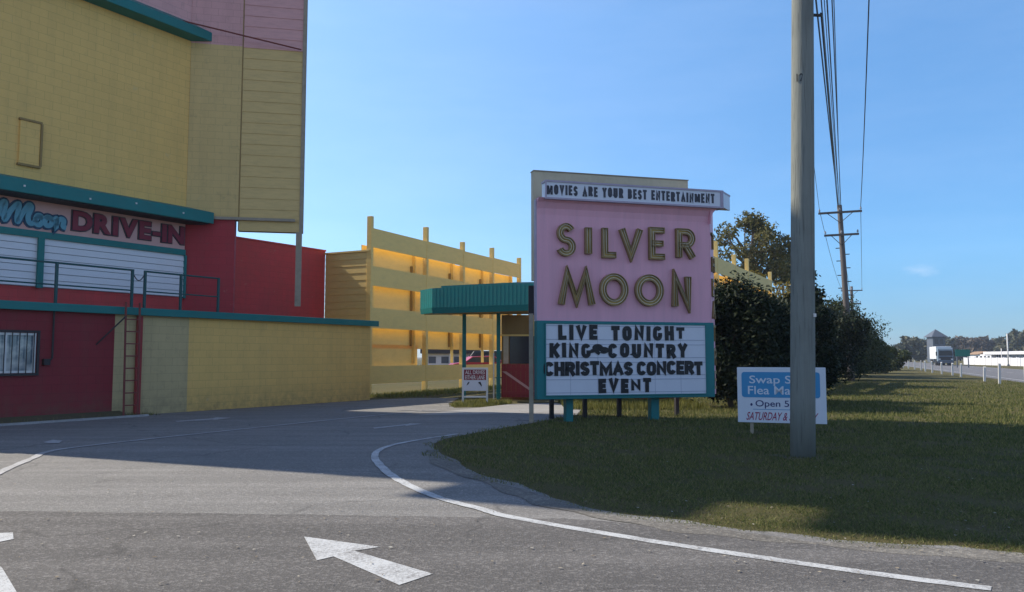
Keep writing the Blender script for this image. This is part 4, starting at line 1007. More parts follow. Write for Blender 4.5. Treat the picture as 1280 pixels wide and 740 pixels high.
# grey post at the sign's left edge
tp = at_depth(664, 17.95)
top(MB().cube(tp[0] - .05, tp[0] + .05, tp[1] - .05, tp[1] + .05, 0, z_at(392, tp[1])), 'square_post', M['tan'], 'weathered tan square post standing at the left edge of the big pink sign', 'post', bevel=.006)
br = at_depth(664.5, 18.35)
bm_ = MB().cube(br[0] - .07, br[0] + .06, br[1] - .05, br[1] + .25, z_at(393, 18.3), z_at(357, 18.3))
bm_.build('floodlight_bracket', M['iron'], big)

# ================================================================== SWAP SHOP SIGN
WP = at_depth(920, 15.4); wdd = unit(.945, -.325); wnn = (wdd[1], -wdd[0])
def wp(px, py): return onp(px, py, WP, wdd)
ww = wp(1032.8, 490)[0]; wz_0 = wp(920, 527.5)[1]; wz_1 = wp(920, 459)[1]
print('swap', ww, wz_0, wz_1)
sw = thing('flea_market_sign', (WP[0] + wdd[0] * ww / 2, WP[1] + wdd[1] * ww / 2, 0), 'white and blue swap shop flea market board low on the grass behind the grey pole', 'sign')
wh = wz_1 - wz_0
MB().box(WP, wdd, wnn, 0, ww, -.03, 0, wz_0, wz_1).build('board', M['swap_white'], sw, bevel=.006)
def rounded(a0, a1, z0, z1, r=.05):
    out = []
    for cx, cz, s in ((a1 - r, z1 - r, 0), (a0 + r, z1 - r, 90), (a0 + r, z0 + r, 180), (a1 - r, z0 + r, 270)):
        out += [(cx + r * math.cos(math.radians(s + t)), cz + r * math.sin(math.radians(s + t))) for t in (0, 30, 60, 90)]
    return out
pa0, pa1 = wp(927, 480)[0], wp(1025, 480)[0]; pz1 = wz_0 + wh * .915; pz0 = wz_0 + wh * .455
pan = MB().plate(WP, wdd, wnn, rounded(pa0, pa1, pz0, pz1), 0, .004).build('blue_panel', M['blue'], sw)
def wl_(t, x0, x1, f0, f1, mat, parent, o=.004, bold=.02, shear=0):
    m_ = MB(); line_text(m_, t, WP, wdd, wnn, wp(x0, 490)[0], wp(x1, 490)[0], wz_0 + wh * f0, wz_0 + wh * f1, o, o + .003, min(bold, .008), shear); m_.build('lettering', mat, parent)
wl_('Swap Shop', 937, 1019, .665, .85, M['swap_white'], pan)
wl_('Flea Market', 935, 1019, .51, .66, M['swap_white'], pan)
wl_('\u2022', 937.5, 940.5, .30, .35, M['navy'], sw, .0, .012)
wl_('Open 5', 944, 986, .255, .405, M['navy'], sw, .0, .012)
MB().box(WP, wdd, wnn, wp(941, 500)[0], wp(1010, 500)[0], 0, .003, wz_0 + wh * .235, wz_0 + wh * .245).build('underline', M['blue'], sw)
wl_('SATURDAY & SUNDAY', 932, 1020, .045, .19, M['crimson'], sw, .0, .02, .22)
for a in (.25, ww - .25):
    MB().box(WP, wdd, wnn, a - .03, a + .03, -.09, -.032, -.02, wz_1 - .2).build('sign_post', M['tan'], sw)

# ================================================================== UTILITY POLES AND WIRES
def utility_pole(loc, h, r0, r1, arms, label, mat, lean=(0, 0), steps=(), number=None, group=None):
    t = thing('utility_pole', (*loc, 0), label, 'utility pole', group)
    ax = unit(.925, -.38)
    k = 14
    def cx(z): return Vector((loc[0] + lean[0] * z / h, loc[1] + lean[1] * z / h, z))
    MB().tube([cx(-.1)] + [cx(h * i / k) for i in range(1, k + 1)], [r0 + (r1 - r0) * i / k for i in range(k + 1)], 20).build('pole', mat, t, smooth=True)
    ends = []
    for (z, w, cnt) in arms:
        c = cx(z); A = (c.x, c.y); nn = (-ax[1] * -1, ax[0] * -1); nn = (ax[1], -ax[0])
        arm = MB().box(A, ax, nn, -w / 2, w / 2, r1 + .0, r1 + .11, z - .06, z + .06).build('crossarm', mat, t)
        for s in (-1, 1):
            MB().tube([(c.x + nn[0] * (r1 + .12), c.y + nn[1] * (r1 + .12), z - .65), (c.x + ax[0] * s * w * .30 + nn[0] * (r1 + .12), c.y + ax[1] * s * w * .30 + nn[1] * (r1 + .12), z - .03)], .022, 6).build('arm_brace', M['iron'], t)
        for i in range(cnt):
            a = -w / 2 + .07 + (w - .14) * i / (cnt - 1)
            p = (A[0] + ax[0] * a + nn[0] * (r1 + .055), A[1] + ax[1] * a + nn[1] * (r1 + .055))
            MB().tube([(*p, z + .06), (*p, z + .12), (*p, z + .13), (*p, z + .19), (*p, z + .21), (*p, z + .27)], [.018, .018, .06, .06, .04, .03], 10).build('insulator', M['ceramic'], arm)
            ends.append(Vector((*p, z + .25)))
    for z, s in steps:
        c = cx(z); MB().tube([(c.x, c.y, z), (c.x + ax[0] * s * .38, c.y + ax[1] * s * .38, z)], .03, 6).build('pole_step', M['iron'], t)
    return t, ends, cx
PB = gnd(1003.5, 571)
near_pole, e1, cx1 = utility_pole(PB, 12.4, .178, .145, [(11.9, 2.4, 5), (10.6, 2.0, 2)], 'thick weathered grey wooden utility pole standing in the grass nearest the viewer', M['wood'], lean=(.38, .12), group='utility poles along the road')
PF = at_depth(1062, 48.0)
zA1, zA2, zTop = z_at(266, 48), z_at(294, 48), z_at(256.5, 48)
mid_pole, e2, cx2 = utility_pole(PF, zTop, .20, .14, [(zA1, 2.45, 3), (zA2, 1.95, 3)], 'dark utility pole with two crossarms rising beyond the hedge', M['wood_far'], lean=(-.38, 0), steps=[(z_at(y, 48), 1 if i % 2 else -1) for i, y in enumerate((310, 318, 326, 335, 344, 352, 360, 369, 378, 388))], group='utility poles along the road')
PT = at_depth(1066, 92.0)
far_pole, e3, cx3 = utility_pole(PT, 9.6, .19, .14, [(9.1, 2.3, 3), (7.6, 1.9, 3)], 'distant utility pole mostly hidden behind the dark two armed pole and bushes', M['wood_far'], group='utility poles along the road')
sheet('bare_soil', [(PB[0] + (.42 + .12 * math.sin(i * 2.3)) * math.cos(i * .45), PB[1] + (.40 + .10 * math.sin(i * 1.7)) * math.sin(i * .45)) for i in range(14)], .007, M['dirt'])
# number on the near pole
zc = z_at(99, PB[1]); c = cx1(zc); vdir = unit(-c.x, -c.y); ex = (-vdir[1], vdir[0])
ex = (vdir[1] * -1, vdir[0]); ex = (-ex[0], -ex[1]) if ex[0] < 0 else ex
m_ = MB(); line_text(m_, '12', (c.x - ex[0] * .035, c.y - ex[1] * .035), ex, vdir, -.05, .05, zc - .06, zc + .06, .150, .162, .01); m_.build('pole_number', M['iron'], near_pole)
m_ = MB(); ct = cx1(z_at(17, PB[1])); m_.tube([ct + Vector((.10, -.02, 0)), ct + Vector((.27, .0, 0)), ct + Vector((.29, 0, .03))], .025, 8); m_.build('wire_bracket', M['iron'], near_pole)
c0 = cx1(z_at(395, PB[1])); m_ = MB(); m_.cube(c0.x + .10, c0.x + .14, c0.y - .17, c0.y - .13, c0.z - .02, c0.z + .03).cube(c0.x + .115, c0.x + .145, c0.y - .165, c0.y - .13, c0.z - .72, c0.z - .67); 
m_ = MB(); m_.cube(c0.x + .10, c0.x + .14, c0.y - .165, c0.y - .125, c0.z - .02, c0.z + .03); m_.build('reflector_tag', M['frame_white'], near_pole)
def wire(p, q, sag, r, label, cat='wire'):
    p, q = Vector(p), Vector(q); k = 18
    pts = [p.lerp(q, i / k) - Vector((0, 0, 4 * sag * (i / k) * (1 - i / k))) for i in range(k + 1)]
    top(MB().tube(pts, r, 5), 'overhead_wire', M['wire'], label, cat, 'overhead wires between the utility poles')
brk = cx1(z_at(17, PB[1])) + Vector((.29, 0, .02))
wire(e1[1], e2[0], .55, .013, 'leftmost overhead wire, ending at the left end of the dark pole upper crossarm')
wire(e1[4], e2[2], .45, .020, 'rightmost overhead wire, standing apart in open sky, to the right end of the upper crossarm')
wire(e1[2], e2[1], .6, .013, 'thin overhead wire just right of the bundle, ending mid way along the upper crossarm')
pt2 = cx2(zTop)
wire(brk, pt2 + Vector((-.14, -.1, -.25)), .12, .020, 'lowest cable from the bracket on the near grey pole to the dark pole top')
wire(cx1(z_at(-30, PB[1])) + Vector((.17, 0, 0)), pt2 + Vector((-.10, -.1, -.15)), .15, .016, 'cable second from the left in the bundle leaving the near grey pole')
wire(cx1(z_at(-110, PB[1])) + Vector((.30, 0, 0)), pt2 + Vector((-.04, -.1, -.08)), .2, .016, 'cable in the middle of the bundle leaving the near grey pole')
wire(cx1(z_at(-190, PB[1])) + Vector((.36, 0, 0)), pt2 + Vector((.05, -.1, -.02)), .25, .015, 'cable at the right of the bundle leaving the near grey pole')
wire(cx1(z_at(-70, PB[1])) + Vector((.22, 0, 0)), pt2 + Vector((-.07, -.1, -.35)), .18, .013, 'thin cable third from the left in the bundle leaving the near grey pole')
wire(cx1(z_at(-240, PB[1])) + Vector((.40, 0, 0)), pt2 + Vector((.01, -.1, -.2)), .3, .012, 'thin cable second from the right in the bundle leaving the near grey pole')
wire(e2[0], e3[0], .6, .016, 'left wire running on from the dark pole upper crossarm to the distant pole')
wire(e2[2], e3[2], .6, .016, 'right wire running on from the dark pole upper crossarm to the distant pole')
wire(e2[4], e3[4], .5, .016, 'middle wire running on from the dark pole lower crossarm to the distant pole')

# ================================================================== PLANTS
def leaf_quads(rg, centres, radii, count, size, flat=0.85, shell=0.45, droop=0.0):
    """leaf shaped quads spread through clumps; returns (4*count, 3)"""
    centres = np.array(centres, dtype=float); radii = np.array(radii, dtype=float)
    p = radii ** 2.2; p /= p.sum()
    idx = rg.choice(len(radii), size=count, p=p)
    v = rg.normal(size=(count, 3)); v /= np.linalg.norm(v, axis=1)[:, None]
    r = radii[idx] * (shell + (1 - shell) * rg.random(count) ** 0.7) * (0.8 + 0.45 * rg.random(count))
    c = centres[idx] + v * r[:, None] * np.array([1, 1, flat])
    nrm = v * 0.5 + rg.normal(size=(count, 3)) * 0.7 + np.array([0, 0, 0.35]); nrm /= np.linalg.norm(nrm, axis=1)[:, None]
    t = np.cross(nrm, rg.normal(size=(count, 3))); t /= np.linalg.norm(t, axis=1)[:, None]
    b = np.cross(nrm, t)
    s = size * (0.6 + 0.8 * rg.random(count))[:, None]
    q = np.stack([c - t * s, c + b * s * 0.42, c + t * s, c - b * s * 0.42], 1).reshape(-1, 3)
    q[:, 2] = np.maximum(q[:, 2], 0.03)
    return q
def plant(name, loc, w, dp, h, z0, label, cat, mat, leaves, size, seed, clumps=26, trunk=0.12, group=None, shape='bush', clump_r=None, limbs=8, trunk_name='trunk', crown_name='crown'):
    """crown of leaf clumps over a tapered trunk with limbs reaching into the clumps"""
    rg = np.random.default_rng(seed); r_ = random.Random(seed)
    t = thing(name, (loc[0], loc[1], 0), label, cat, group)
    cs = []; rs = []
    for i in range(clumps):
        th = r_.uniform(0, 2 * math.pi); u = r_.uniform(-1, 1) if shape == 'tree' else r_.uniform(-.95, 1)
        rad = math.sqrt(max(0, 1 - u * u)) * r_.uniform(.55, 1.0)
        if shape == 'bush' and u < 0: rad = max(rad, .75 * r_.uniform(.8, 1))
        zc = z0 + (h - z0) * (0.5 + 0.44 * u * r_.uniform(.75, 1.0))
        cr = (clump_r or 0.26 * min(w, h - z0) * .8) * r_.uniform(.6, 1.25)
        cs.append((loc[0] + math.cos(th) * rad * max(.1, w / 2 - cr * .5), loc[1] + math.sin(th) * rad * max(.1, dp / 2 - cr * .5), min(zc, h - cr * .75))); rs.append(cr)
    q = leaf_quads(rg, cs, rs, leaves, size)
    cr_ = raw_mesh(crown_name, q, 4, mat, t, off=(loc[0], loc[1], 0))
    tk = MB(); hb = z0 + (h - z0) * .45
    base = Vector((loc[0], loc[1], -.05)); bend = Vector((r_.uniform(-.2, .2), r_.uniform(-.2, .2), 0))
    mid = Vector((loc[0], loc[1], hb * .5)) + bend; topv = Vector((loc[0], loc[1], hb)) + bend * .5
    tk.tube([base, mid, topv], [trunk, trunk * .8, trunk * .55], 8)
    order = sorted(range(clumps), key=lambda i: -cs[i][2])[:limbs * 2:2] + list(range(0, clumps, max(1, clumps // limbs)))
    for i in order[:limbs + 4]:
        c = Vector(cs[i]); s = mid.lerp(topv, r_.uniform(.2, 1.0))
        m2 = s.lerp(c, .5) + Vector((r_.uniform(-.25, .25), r_.uniform(-.25, .25), r_.uniform(.0, .4)))
        tk.tube([s, m2, c], [trunk * .42, trunk * .26, trunk * .08], 6)
    tk.build(trunk_name, M['bark'], t, smooth=True)
    return t
def by_px(px, y): return at_depth(px, y)
# dark hedge bushes running back along the road, nearest first
HB = [  # px centre, depth, width, top py, material, label
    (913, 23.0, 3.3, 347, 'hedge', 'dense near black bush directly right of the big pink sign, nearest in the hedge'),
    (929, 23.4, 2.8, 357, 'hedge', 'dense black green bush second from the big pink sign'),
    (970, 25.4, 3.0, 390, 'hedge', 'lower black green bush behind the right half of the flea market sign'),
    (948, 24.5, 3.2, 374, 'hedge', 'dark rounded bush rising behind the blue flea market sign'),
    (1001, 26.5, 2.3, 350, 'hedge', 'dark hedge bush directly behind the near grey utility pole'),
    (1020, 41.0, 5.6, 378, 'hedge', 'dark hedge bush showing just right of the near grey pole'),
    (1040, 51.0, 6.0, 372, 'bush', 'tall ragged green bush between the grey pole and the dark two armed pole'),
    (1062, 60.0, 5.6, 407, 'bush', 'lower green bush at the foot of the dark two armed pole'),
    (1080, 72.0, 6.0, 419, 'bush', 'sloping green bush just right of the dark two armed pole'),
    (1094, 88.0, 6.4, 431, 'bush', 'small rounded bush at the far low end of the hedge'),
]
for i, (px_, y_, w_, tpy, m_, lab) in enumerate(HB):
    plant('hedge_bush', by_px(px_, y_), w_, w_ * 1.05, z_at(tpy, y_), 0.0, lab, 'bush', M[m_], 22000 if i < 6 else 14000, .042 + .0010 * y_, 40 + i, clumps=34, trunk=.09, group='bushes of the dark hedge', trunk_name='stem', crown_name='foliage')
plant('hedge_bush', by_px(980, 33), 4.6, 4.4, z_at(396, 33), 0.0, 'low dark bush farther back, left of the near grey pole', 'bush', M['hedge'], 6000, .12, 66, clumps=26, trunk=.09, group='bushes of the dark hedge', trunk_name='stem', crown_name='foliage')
# sunlit and taller growth behind the hedge
plant('autumn_bush', by_px(966, 52.0), 6.6, 5.2, z_at(335, 52.0), .4, 'olive and orange leaved bush catching sun above the dark hedge', 'bush', M['olive'], 9000, .13, 71, clumps=34, trunk=.12, trunk_name='stem', crown_name='foliage')
plant('spreading_tree', by_px(935, 60.0), 7.4, 6.0, z_at(265, 60.0), 6.2, 'tall loose crowned tree with sky gaps behind the sign and the yellow fence', 'tree', M['tree'], 8500, .15, 75, clumps=54, trunk=.30, shape='tree', clump_r=.85, limbs=16)
plant('dark_tree', by_px(982, 66.0), 6.0, 5.0, z_at(316, 66.0), 2.0, 'darker lower tree between the loose crowned tree and the grey pole', 'tree', M['bush'], 6000, .19, 77, clumps=34, trunk=.22, shape='tree', clump_r=1.1, limbs=10)
# far tree line across the highway and up the road
FT = [  # px, depth, width px, top py
    (1124, 300, 26, 436, 'far'), (1137, 240, 28, 421, 'far'), (1151, 260, 22, 425, 'far'), (1160, 330, 26, 423, 'far'), (1181, 300, 24, 421, 'far'),
    (1199, 310, 26, 420, 'far_brown'), (1212, 330, 24, 424, 'far'), (1223, 300, 20, 421, 'far_brown'), (1236, 320, 24, 426, 'far'), (1246, 300, 24, 424, 'far_brown'),
    (1257, 280, 26, 420, 'far'), (1270, 270, 30, 414, 'far'), (1286, 260, 34, 412, 'far'), (1306, 260, 36, 414, 'far'), (1113, 420, 22, 440, 'far'), (1170, 420, 34, 428, 'far_brown'), (1190, 400, 30, 428, 'far'), (1230, 410, 40, 430, 'far'), (1100, 520, 26, 441, 'far'), (1262, 380, 40, 427, 'far_brown')]
place = ['at the dark bush end', 'left of the approaching truck', 'close left of the grey peaked tower', 'behind the grey peaked tower', 'right of the grey peaked tower', 'above the green road sign', 'right of the green road sign', 'above the four window building', 'above the gap between the far white buildings', 'left of the tall white pole', 'directly behind the tall white pole', 'just right of the tall white pole', 'at the right picture edge', 'beyond the right picture edge', 'lowest, at the far end of the hedge', 'low behind the truck', 'low between tower and green sign', 'low behind the four window building', 'lowest beside the road vanishing point', 'low behind the blue glazed building']
for i, ((px_, y_, wpx, tpy, m_), pl_) in enumerate(zip(FT, place)):
    w_ = wpx / F * y_ * 1.25
    plant('roadside_tree', by_px(px_, y_), w_, w_ * .8, z_at(tpy, y_), .5, ('bare brownish' if m_ == 'far_brown' else 'dull green') + ' far tree ' + pl_, 'tree', M[m_], 1500, .5 + .0012 * y_, 100 + i, clumps=22, trunk=.3, group='trees of the far tree line', limbs=8)

# small weeds along the foot of the building and by the fence
def blades(name, pts, hmin, hmax, wmin, wmax, mat, seed, label=None, lean=.5):
    rg = np.random.default_rng(seed); pts = np.asarray(pts); k = len(pts)
    h = hmin + (hmax - hmin) * rg.random(k) ** 1.6; w = wmin + (wmax - wmin) * rg.random(k)
    th = rg.random(k) * 2 * np.pi; ph = rg.random(k) * 2 * np.pi; l = lean * h * rg.random(k)
    if pts.shape[1] > 2: h = h * pts[:, 2]; w = w * pts[:, 2]
    dx, dy = np.cos(th) * w / 2, np.sin(th) * w / 2
    z = np.full(k, .0)
    a = np.stack([pts[:, 0] - dx, pts[:, 1] - dy, z], 1); b = np.stack([pts[:, 0] + dx, pts[:, 1] + dy, z], 1)
    c = np.stack([pts[:, 0] + np.cos(ph) * l, pts[:, 1] + np.sin(ph) * l, h], 1)
    o = raw_mesh(name, np.stack([a, b, c], 1).reshape(-1, 3), 3, mat)
    o['kind'] = 'stuff'
    if label: o['label'] = label
    return o
def inside(pts, poly):
    x, y = pts[:, 0], pts[:, 1]; res = np.zeros(len(pts), bool); m = len(poly); j = m - 1
    for i in range(m):
        xi, yi = poly[i]; xj, yj = poly[j]
        if yi != yj:
            c = ((yi > y) != (yj > y)) & (x < (xj - xi) * (y - yi) / (yj - yi) + xi); res ^= c
        j = i
    return res
lawn_poly = LAWN_EDGE + [gnd(728, 511)] + [(8, 60), (60, 60), (60, 5)]
def lawn_points(seed, count, y0, y1, power):
    rg = np.random.default_rng(seed)
    y = y0 * (y1 / y0) ** (rg.random(count) ** power); px_ = rg.uniform(520, 1340, count); x = (px_ - 640) / F * y
    p = np.stack([x, y, np.clip(y / 10.0, .75, 2.2)], 1)
    # worn edge: fewer blades close to the asphalt, ragged patches
    nz = np.sin(x * 2.1 + 1.3 * np.sin(y * 1.7)) * np.sin(y * 2.6 + np.sin(x * 1.1)) + .5 * np.sin(x * 7 + y * 5)
    e = np.asarray(LAWN_EDGE); dmin = np.full(count, 9.0)
    e = np.concatenate([e[:-1] + (e[1:] - e[:-1]) * k_ for k_ in (0, .25, .5, .75)])
    for q in e: dmin = np.minimum(dmin, np.hypot(x - q[0], y - q[1]))
    ins = inside(p[:, :2], lawn_poly)
    keep = (ins & (dmin > .22 * rg.random(count) * (1 + nz)) & (rg.random(count) < np.clip(.68 + .5 * nz, .10, 1))) | (~ins & (dmin < .05 + .22 * np.clip(nz, 0, 1)) & (rg.random(count) < .4))
    hx, hy = hw(0, 0); oo = (x - HP[0]) * hn[0] + (y - HP[1]) * hn[1]
    return p[keep & (oo < 1.5)]
blades('lawn_grass', lawn_points(1, 360000, 5.6, 50, 1.15), .016, .050, .006, .014, M['blade'], 2, 'short rough mown grass of the roadside lawn', 1.4)
rg = np.random.default_rng(5)
fp = []
for a in rg.uniform(-.5, 17, 9000):
    o = abs(rg.normal(0, .8)); fp.append((FS[0] + fd[0] * a + fn[0] * o, FS[1] + fd[1] * a + fn[1] * o, 1.6))
blades('fence_weeds', np.array(fp), .03, .12, .012, .03, M['blade_dry'], 6, 'sunlit yellow green weeds along the foot of the louvred fence')
ip = [gnd(*p) for p in [(562, 508.6), (600, 509), (640, 504.6), (640, 502), (600, 501), (572, 503)]]
pp = np.stack([rg.uniform(-3, 1, 9000), rg.uniform(22.5, 28, 9000), np.full(9000, 1.5)], 1); pp = pp[inside(pp[:, :2], ip)]
blades('island_grass', pp, .03, .10, .012, .025, M['blade_dry'], 7, 'yellowed grass island at the foot of the teal posts')
bp_ = []
for a in rg.uniform(-22, a142 + 1, 5000):
    o = abs(rg.normal(.18, .16)); bp_.append((*along(a, min(o, .5)), 1.0))
blades('wall_weeds', np.array(bp_), .02, .14, .008, .02, M['blade'], 8, 'dark weeds in the dirt along the foot of the red wall')
sp_ = np.stack([rg.uniform(1.5, 5.5, 12000), rg.uniform(22.2, 26.5, 12000), np.full(12000, 1.6)], 1)
blades('back_grass', sp_, .04, .16, .012, .025, M['blade_dry'], 9, 'sunlit grass patch seen under the big marquee sign')
# scattered leaves and grit
lp_ = []
for k in range(700):
    y = 5.2 * (20 / 5.2) ** rg.random(); x = rg.uniform(-.75, .75) * y
    s_ = rg.uniform(.006, .022); th = rg.random() * 6.28; zz = .018
    for q in range(4):
        lp_.append((x + math.cos(th + q * 1.57) * s_ * (1 if q % 2 else .6), y + math.sin(th + q * 1.57) * s_ * (1 if q % 2 else .6), zz + rg.uniform(0, .006)))
M['litter'] = leaf_mat('dry_litter', [(0.10, 0.07, 0.04), (0.35, 0.30, 0.22), (0.6, 0.58, 0.5)], 0.0)
lo_ = raw_mesh('leaf_litter', np.array(lp_), 4, M['litter']); lo_['kind'] = 'stuff'

# ================================================================== ALONG THE HIGHWAY
b0 = thing('bollard', (0, 0, 0), 'white painted marker post', 'bollard', 'white marker posts along the highway')
MB().box((0, 0), (1, 0), (0, 1), -.06, .06, -.06, .06, 0, 1.0).build('post', M['bollard'], b0, bevel=.01)
MB().prof((0, 0), (1, 0), (0, 1), [(-.062, 1.002), (.062, 1.002), (.062, 1.03), (0, 1.08), (-.062, 1.03)], -.062, .062).build('cap', M['bollard'], b0)
bys = [37.7, 43.3, 48.2, 58.8, 63.5, 69, 75, 82, 88, 96, 103, 110, 118, 127, 137, 150]
who = ['nearest the viewer, at the right picture edge', 'second from the right edge', 'third from the right edge, under the tall white pole', 'standing alone left of the wide gap in the row', 'just right of the green road sign post', 'under the green road sign', 'between truck and green road sign', 'in front of the truck cab right side', 'in front of the truck cab left side', 'in front of the white trailer', 'just left of the truck', 'second left of the truck', 'third left of the truck', 'fourth left of the truck', 'second farthest up the road', 'farthest up the road']
for i, (y_, t_) in enumerate(zip(bys, who)):
    o = b0 if i == 0 else copy_tree(b0)
    o.location = (HP[0] + .41 * (y_ - 37.7) + .15 * math.sin(i * 5), y_, 0); o.rotation_euler = (math.radians(2 * math.sin(i * 3)), math.radians(2.2 * math.sin(i * 7)), -.39)
    o.scale = (1, 1, (1.0, 1.06, .82, .92, .92, .95, 1, 1, 1, .95, 1, 1, .95, 1, 1, 1)[i])
    o['label'] = 'white marker post ' + t_

# approaching lorry
M['lorry_white'] = paint('lorry_white', (0.78, 0.78, 0.76), 0.4, 0.05, 1); M['cab'] = paint('cab_grey_blue', (0.14, 0.19, 0.24), 0.35, 0.1, 2)
M['tyre'] = paint('tyre', (0.02, 0.02, 0.022), 0.8, 0.1, 4); M['steel'] = paint('grey_roof_metal', (0.10, 0.115, 0.14), 0.5, 0.12, .4)
TP = at_depth(1180.5, 138.0); TP = (TP[0], TP[1])
tr_ = thing('truck', (*TP, 0), 'approaching truck with grey blue cab and tall white trailer on the highway', 'truck')
tx = hn; ty = hd      # across, along (away from viewer)
def tb(x0, x1, y0, y1, z0, z1): return MB().box(TP, tx, ty, x0, x1, y0, y1, z0, z1)
MB().plate(TP, ty, tx, [(0, .7), (0, 1.75), (.25, 2.85), (.6, 3.1), (2.3, 3.1), (2.3, .7)], -1.16, 1.16).build('cab', M['cab'], tr_, bevel=.04)
MB().plate(TP, tx, (-ty[0], -ty[1]), [(-1.05, 1.72), (1.05, 1.72), (.98, 2.6), (-.98, 2.6)], -.12, .045).build('windscreen', M['dark_glass'], tr_)
tb(-1.0, 1.0, -.06, -.0, .95, 1.55).build('grille', M['iron'], tr_); tb(-1.25, 1.25, -.14, -.0, .45, .8).build('bumper', M['steel'], tr_)
for s in (-1, 1):
    tb(s * .95 - .15, s * .95 + .15, -.09, -.061, 1.0, 1.2).build('headlight', M['frame_white'], tr_)
    tb(s * 1.38 - .1, s * 1.38 + .1, .2, .3, 1.7, 2.4).build('mirror', M['iron'], tr_)
tb(-1.2, 1.2, 2.7, 13.5, 1.15, 3.35).build('trailer', M['lorry_white'], tr_, bevel=.03)
tb(-.5, .5, 2.3, 14.0, .75, 1.149).build('chassis', M['iron'], tr_)
for y_ in (1.0, 4.2, 5.4, 12.0, 13.2):
    for s in (-1, 1):
        c = (TP[0] + tx[0] * s * .95 + ty[0] * y_, TP[1] + tx[1] * s * .95 + ty[1] * y_)
        MB().tube([(c[0] - tx[0] * .15, c[1] - tx[1] * .15, .5), (c[0] + tx[0] * .15, c[1] + tx[1] * .15, .5)], .5, 18).build('wheel', M['tyre'], tr_)
# grey tower with peaked roof
GP = at_depth(1169, 215.0)
gt = thing('peaked_tower', (*GP, 0), 'grey tower with a pointed hip roof above the far trees behind the truck', 'tower')
ew = 10.0 / F * 215; bw2 = 7.5 / F * 215; ze = z_at(421, 215); zpk = z_at(411.5, 215)
MB().cube(GP[0] - bw2, GP[0] + bw2, GP[1] - bw2, GP[1] + bw2, 0, ze - .1).build('tower_body', M['steel'], gt)
q = [(GP[0] - ew, GP[1] - ew, ze - .1), (GP[0] + ew, GP[1] - ew, ze - .1), (GP[0] + ew, GP[1] + ew, ze - .1), (GP[0] - ew, GP[1] + ew, ze - .1)]
rf = MB(); rf.add(q + [(x, y, ze) for x, y, z in q] + [(GP[0], GP[1], zpk)], [(3, 2, 1, 0), (0, 1, 5, 4), (1, 2, 6, 5), (2, 3, 7, 6), (3, 0, 4, 7), (4, 5, 8), (5, 6, 8), (6, 7, 8), (7, 4, 8)])
ro = rf.build('hip_roof', M['steel'], gt)
for s in (-1, 1):
    MB().cube(GP[0] + s * bw2 * .45 - .45, GP[0] + s * bw2 * .45 + .45, GP[1] - bw2 - .04, GP[1] - bw2, ze - 2.0, ze - .7).build('window', M['dark_glass'], gt)
# green guide sign
M['green'] = paint('guide_sign_green', (0.006, 0.16, 0.115), 0.4, 0.06, 1)
NP = at_depth(1192.5, 112.0); nw = 18.5 / F * 112
ns = thing('road_sign', (*NP, 0), 'green highway guide sign on two posts beyond the marker posts', 'road sign')
MB().cube(NP[0], NP[0] + nw, NP[1] - .03, NP[1], z_at(445.5, 112), z_at(436.8, 112)).build('sign_plate', M['green'], ns)
for a in (.25, nw - .25):
    MB().cube(NP[0] + a - .06, NP[0] + a + .06, NP[1] + .002, NP[1] + .1, 0, z_at(438, 112)).build('sign_post', M['steel'], ns)
# long white wall and low buildings across the road
VP_ = at_depth(1203, 160.0); VQ_ = at_depth(1318, 118.0); vd = unit(VQ_[0] - VP_[0], VQ_[1] - VP_[1]); vn = (vd[1], -vd[0])
lw2 = math.hypot(VQ_[0] - VP_[0], VQ_[1] - VP_[1])
wl2 = thing('perimeter_wall', (*VP_, 0), 'long low white wall across the highway in front of the far buildings', 'wall')
MB().box(VP_, vd, vn, 0, lw2, -.25, 0, 0, 1.35).build('wall_panel', M['white'], wl2)
for i in range(14): MB().box(VP_, vd, vn, i * 3.1, i * 3.1 + .35, -.3, .05, 0, 1.45).build('pier', M['white'], wl2)
def off_(P, o): return (P[0] + vn[0] * o, P[1] + vn[1] * o)
B1 = off_(VP_, -3.0)
f1 = thing('low_white_building', (*B1, 0), 'small white building with four dark windows and a tan roof behind the white wall', 'building')
a0_, zr_ = onp(1209, 443.2, B1, vd); a1_ = onp(1239, 443.2, B1, vd)[0]
MB().box(B1, vd, vn, a0_, a1_, -3.4, 0, 0, zr_).build('wall', M['white'], f1)
M['tanroof'] = paint('tan_roof', (0.34, 0.22, 0.13), 0.7, 0.1, .5)
MB().prof(B1, vd, vn, [(.4, zr_ + .005), (-1.2, zr_ + .62), (-3, zr_ + .005)], a0_ + .8, a0_ + (a1_ - a0_) * .55).build('roof', M['tanroof'], f1)
for px_ in (1221.5, 1226.5, 1231.3, 1236):
    a, z = onp(px_, 446.3, B1, vd)
    MB().box(B1, vd, vn, a - .6, a + .6, 0, .03, z - .17, z + .22).build('window', M['dark_glass'], f1)
B2 = off_(VP_, -4.0)
f2 = thing('glazed_building', (*B2, 0), 'low blue glazed building with a bright white flat roof behind the white wall', 'building')
M['blue_glass'] = paint('blue_glazing', (0.06, 0.10, 0.17), 0.15, 0.2, .6)
a0_, zr_ = onp(1241, 443.2, B2, vd); a1_ = onp(1318, 443.2, B2, vd)[0]; zt_2 = onp(1262, 439.3, B2, vd)[1]; zr_ = onp(1262, 443.0, B2, vd)[1]
MB().box(B2, vd, vn, a0_, a1_, -9, 0, 0, zr_).build('glazing', M['blue_glass'], f2)
k = 0
while a0_ + k * 3 < a1_:
    MB().box(B2, vd, vn, a0_ + k * 3, a0_ + k * 3 + .25, 0, .06, 0, zr_).build('mullion', M['white'], f2); k += 1
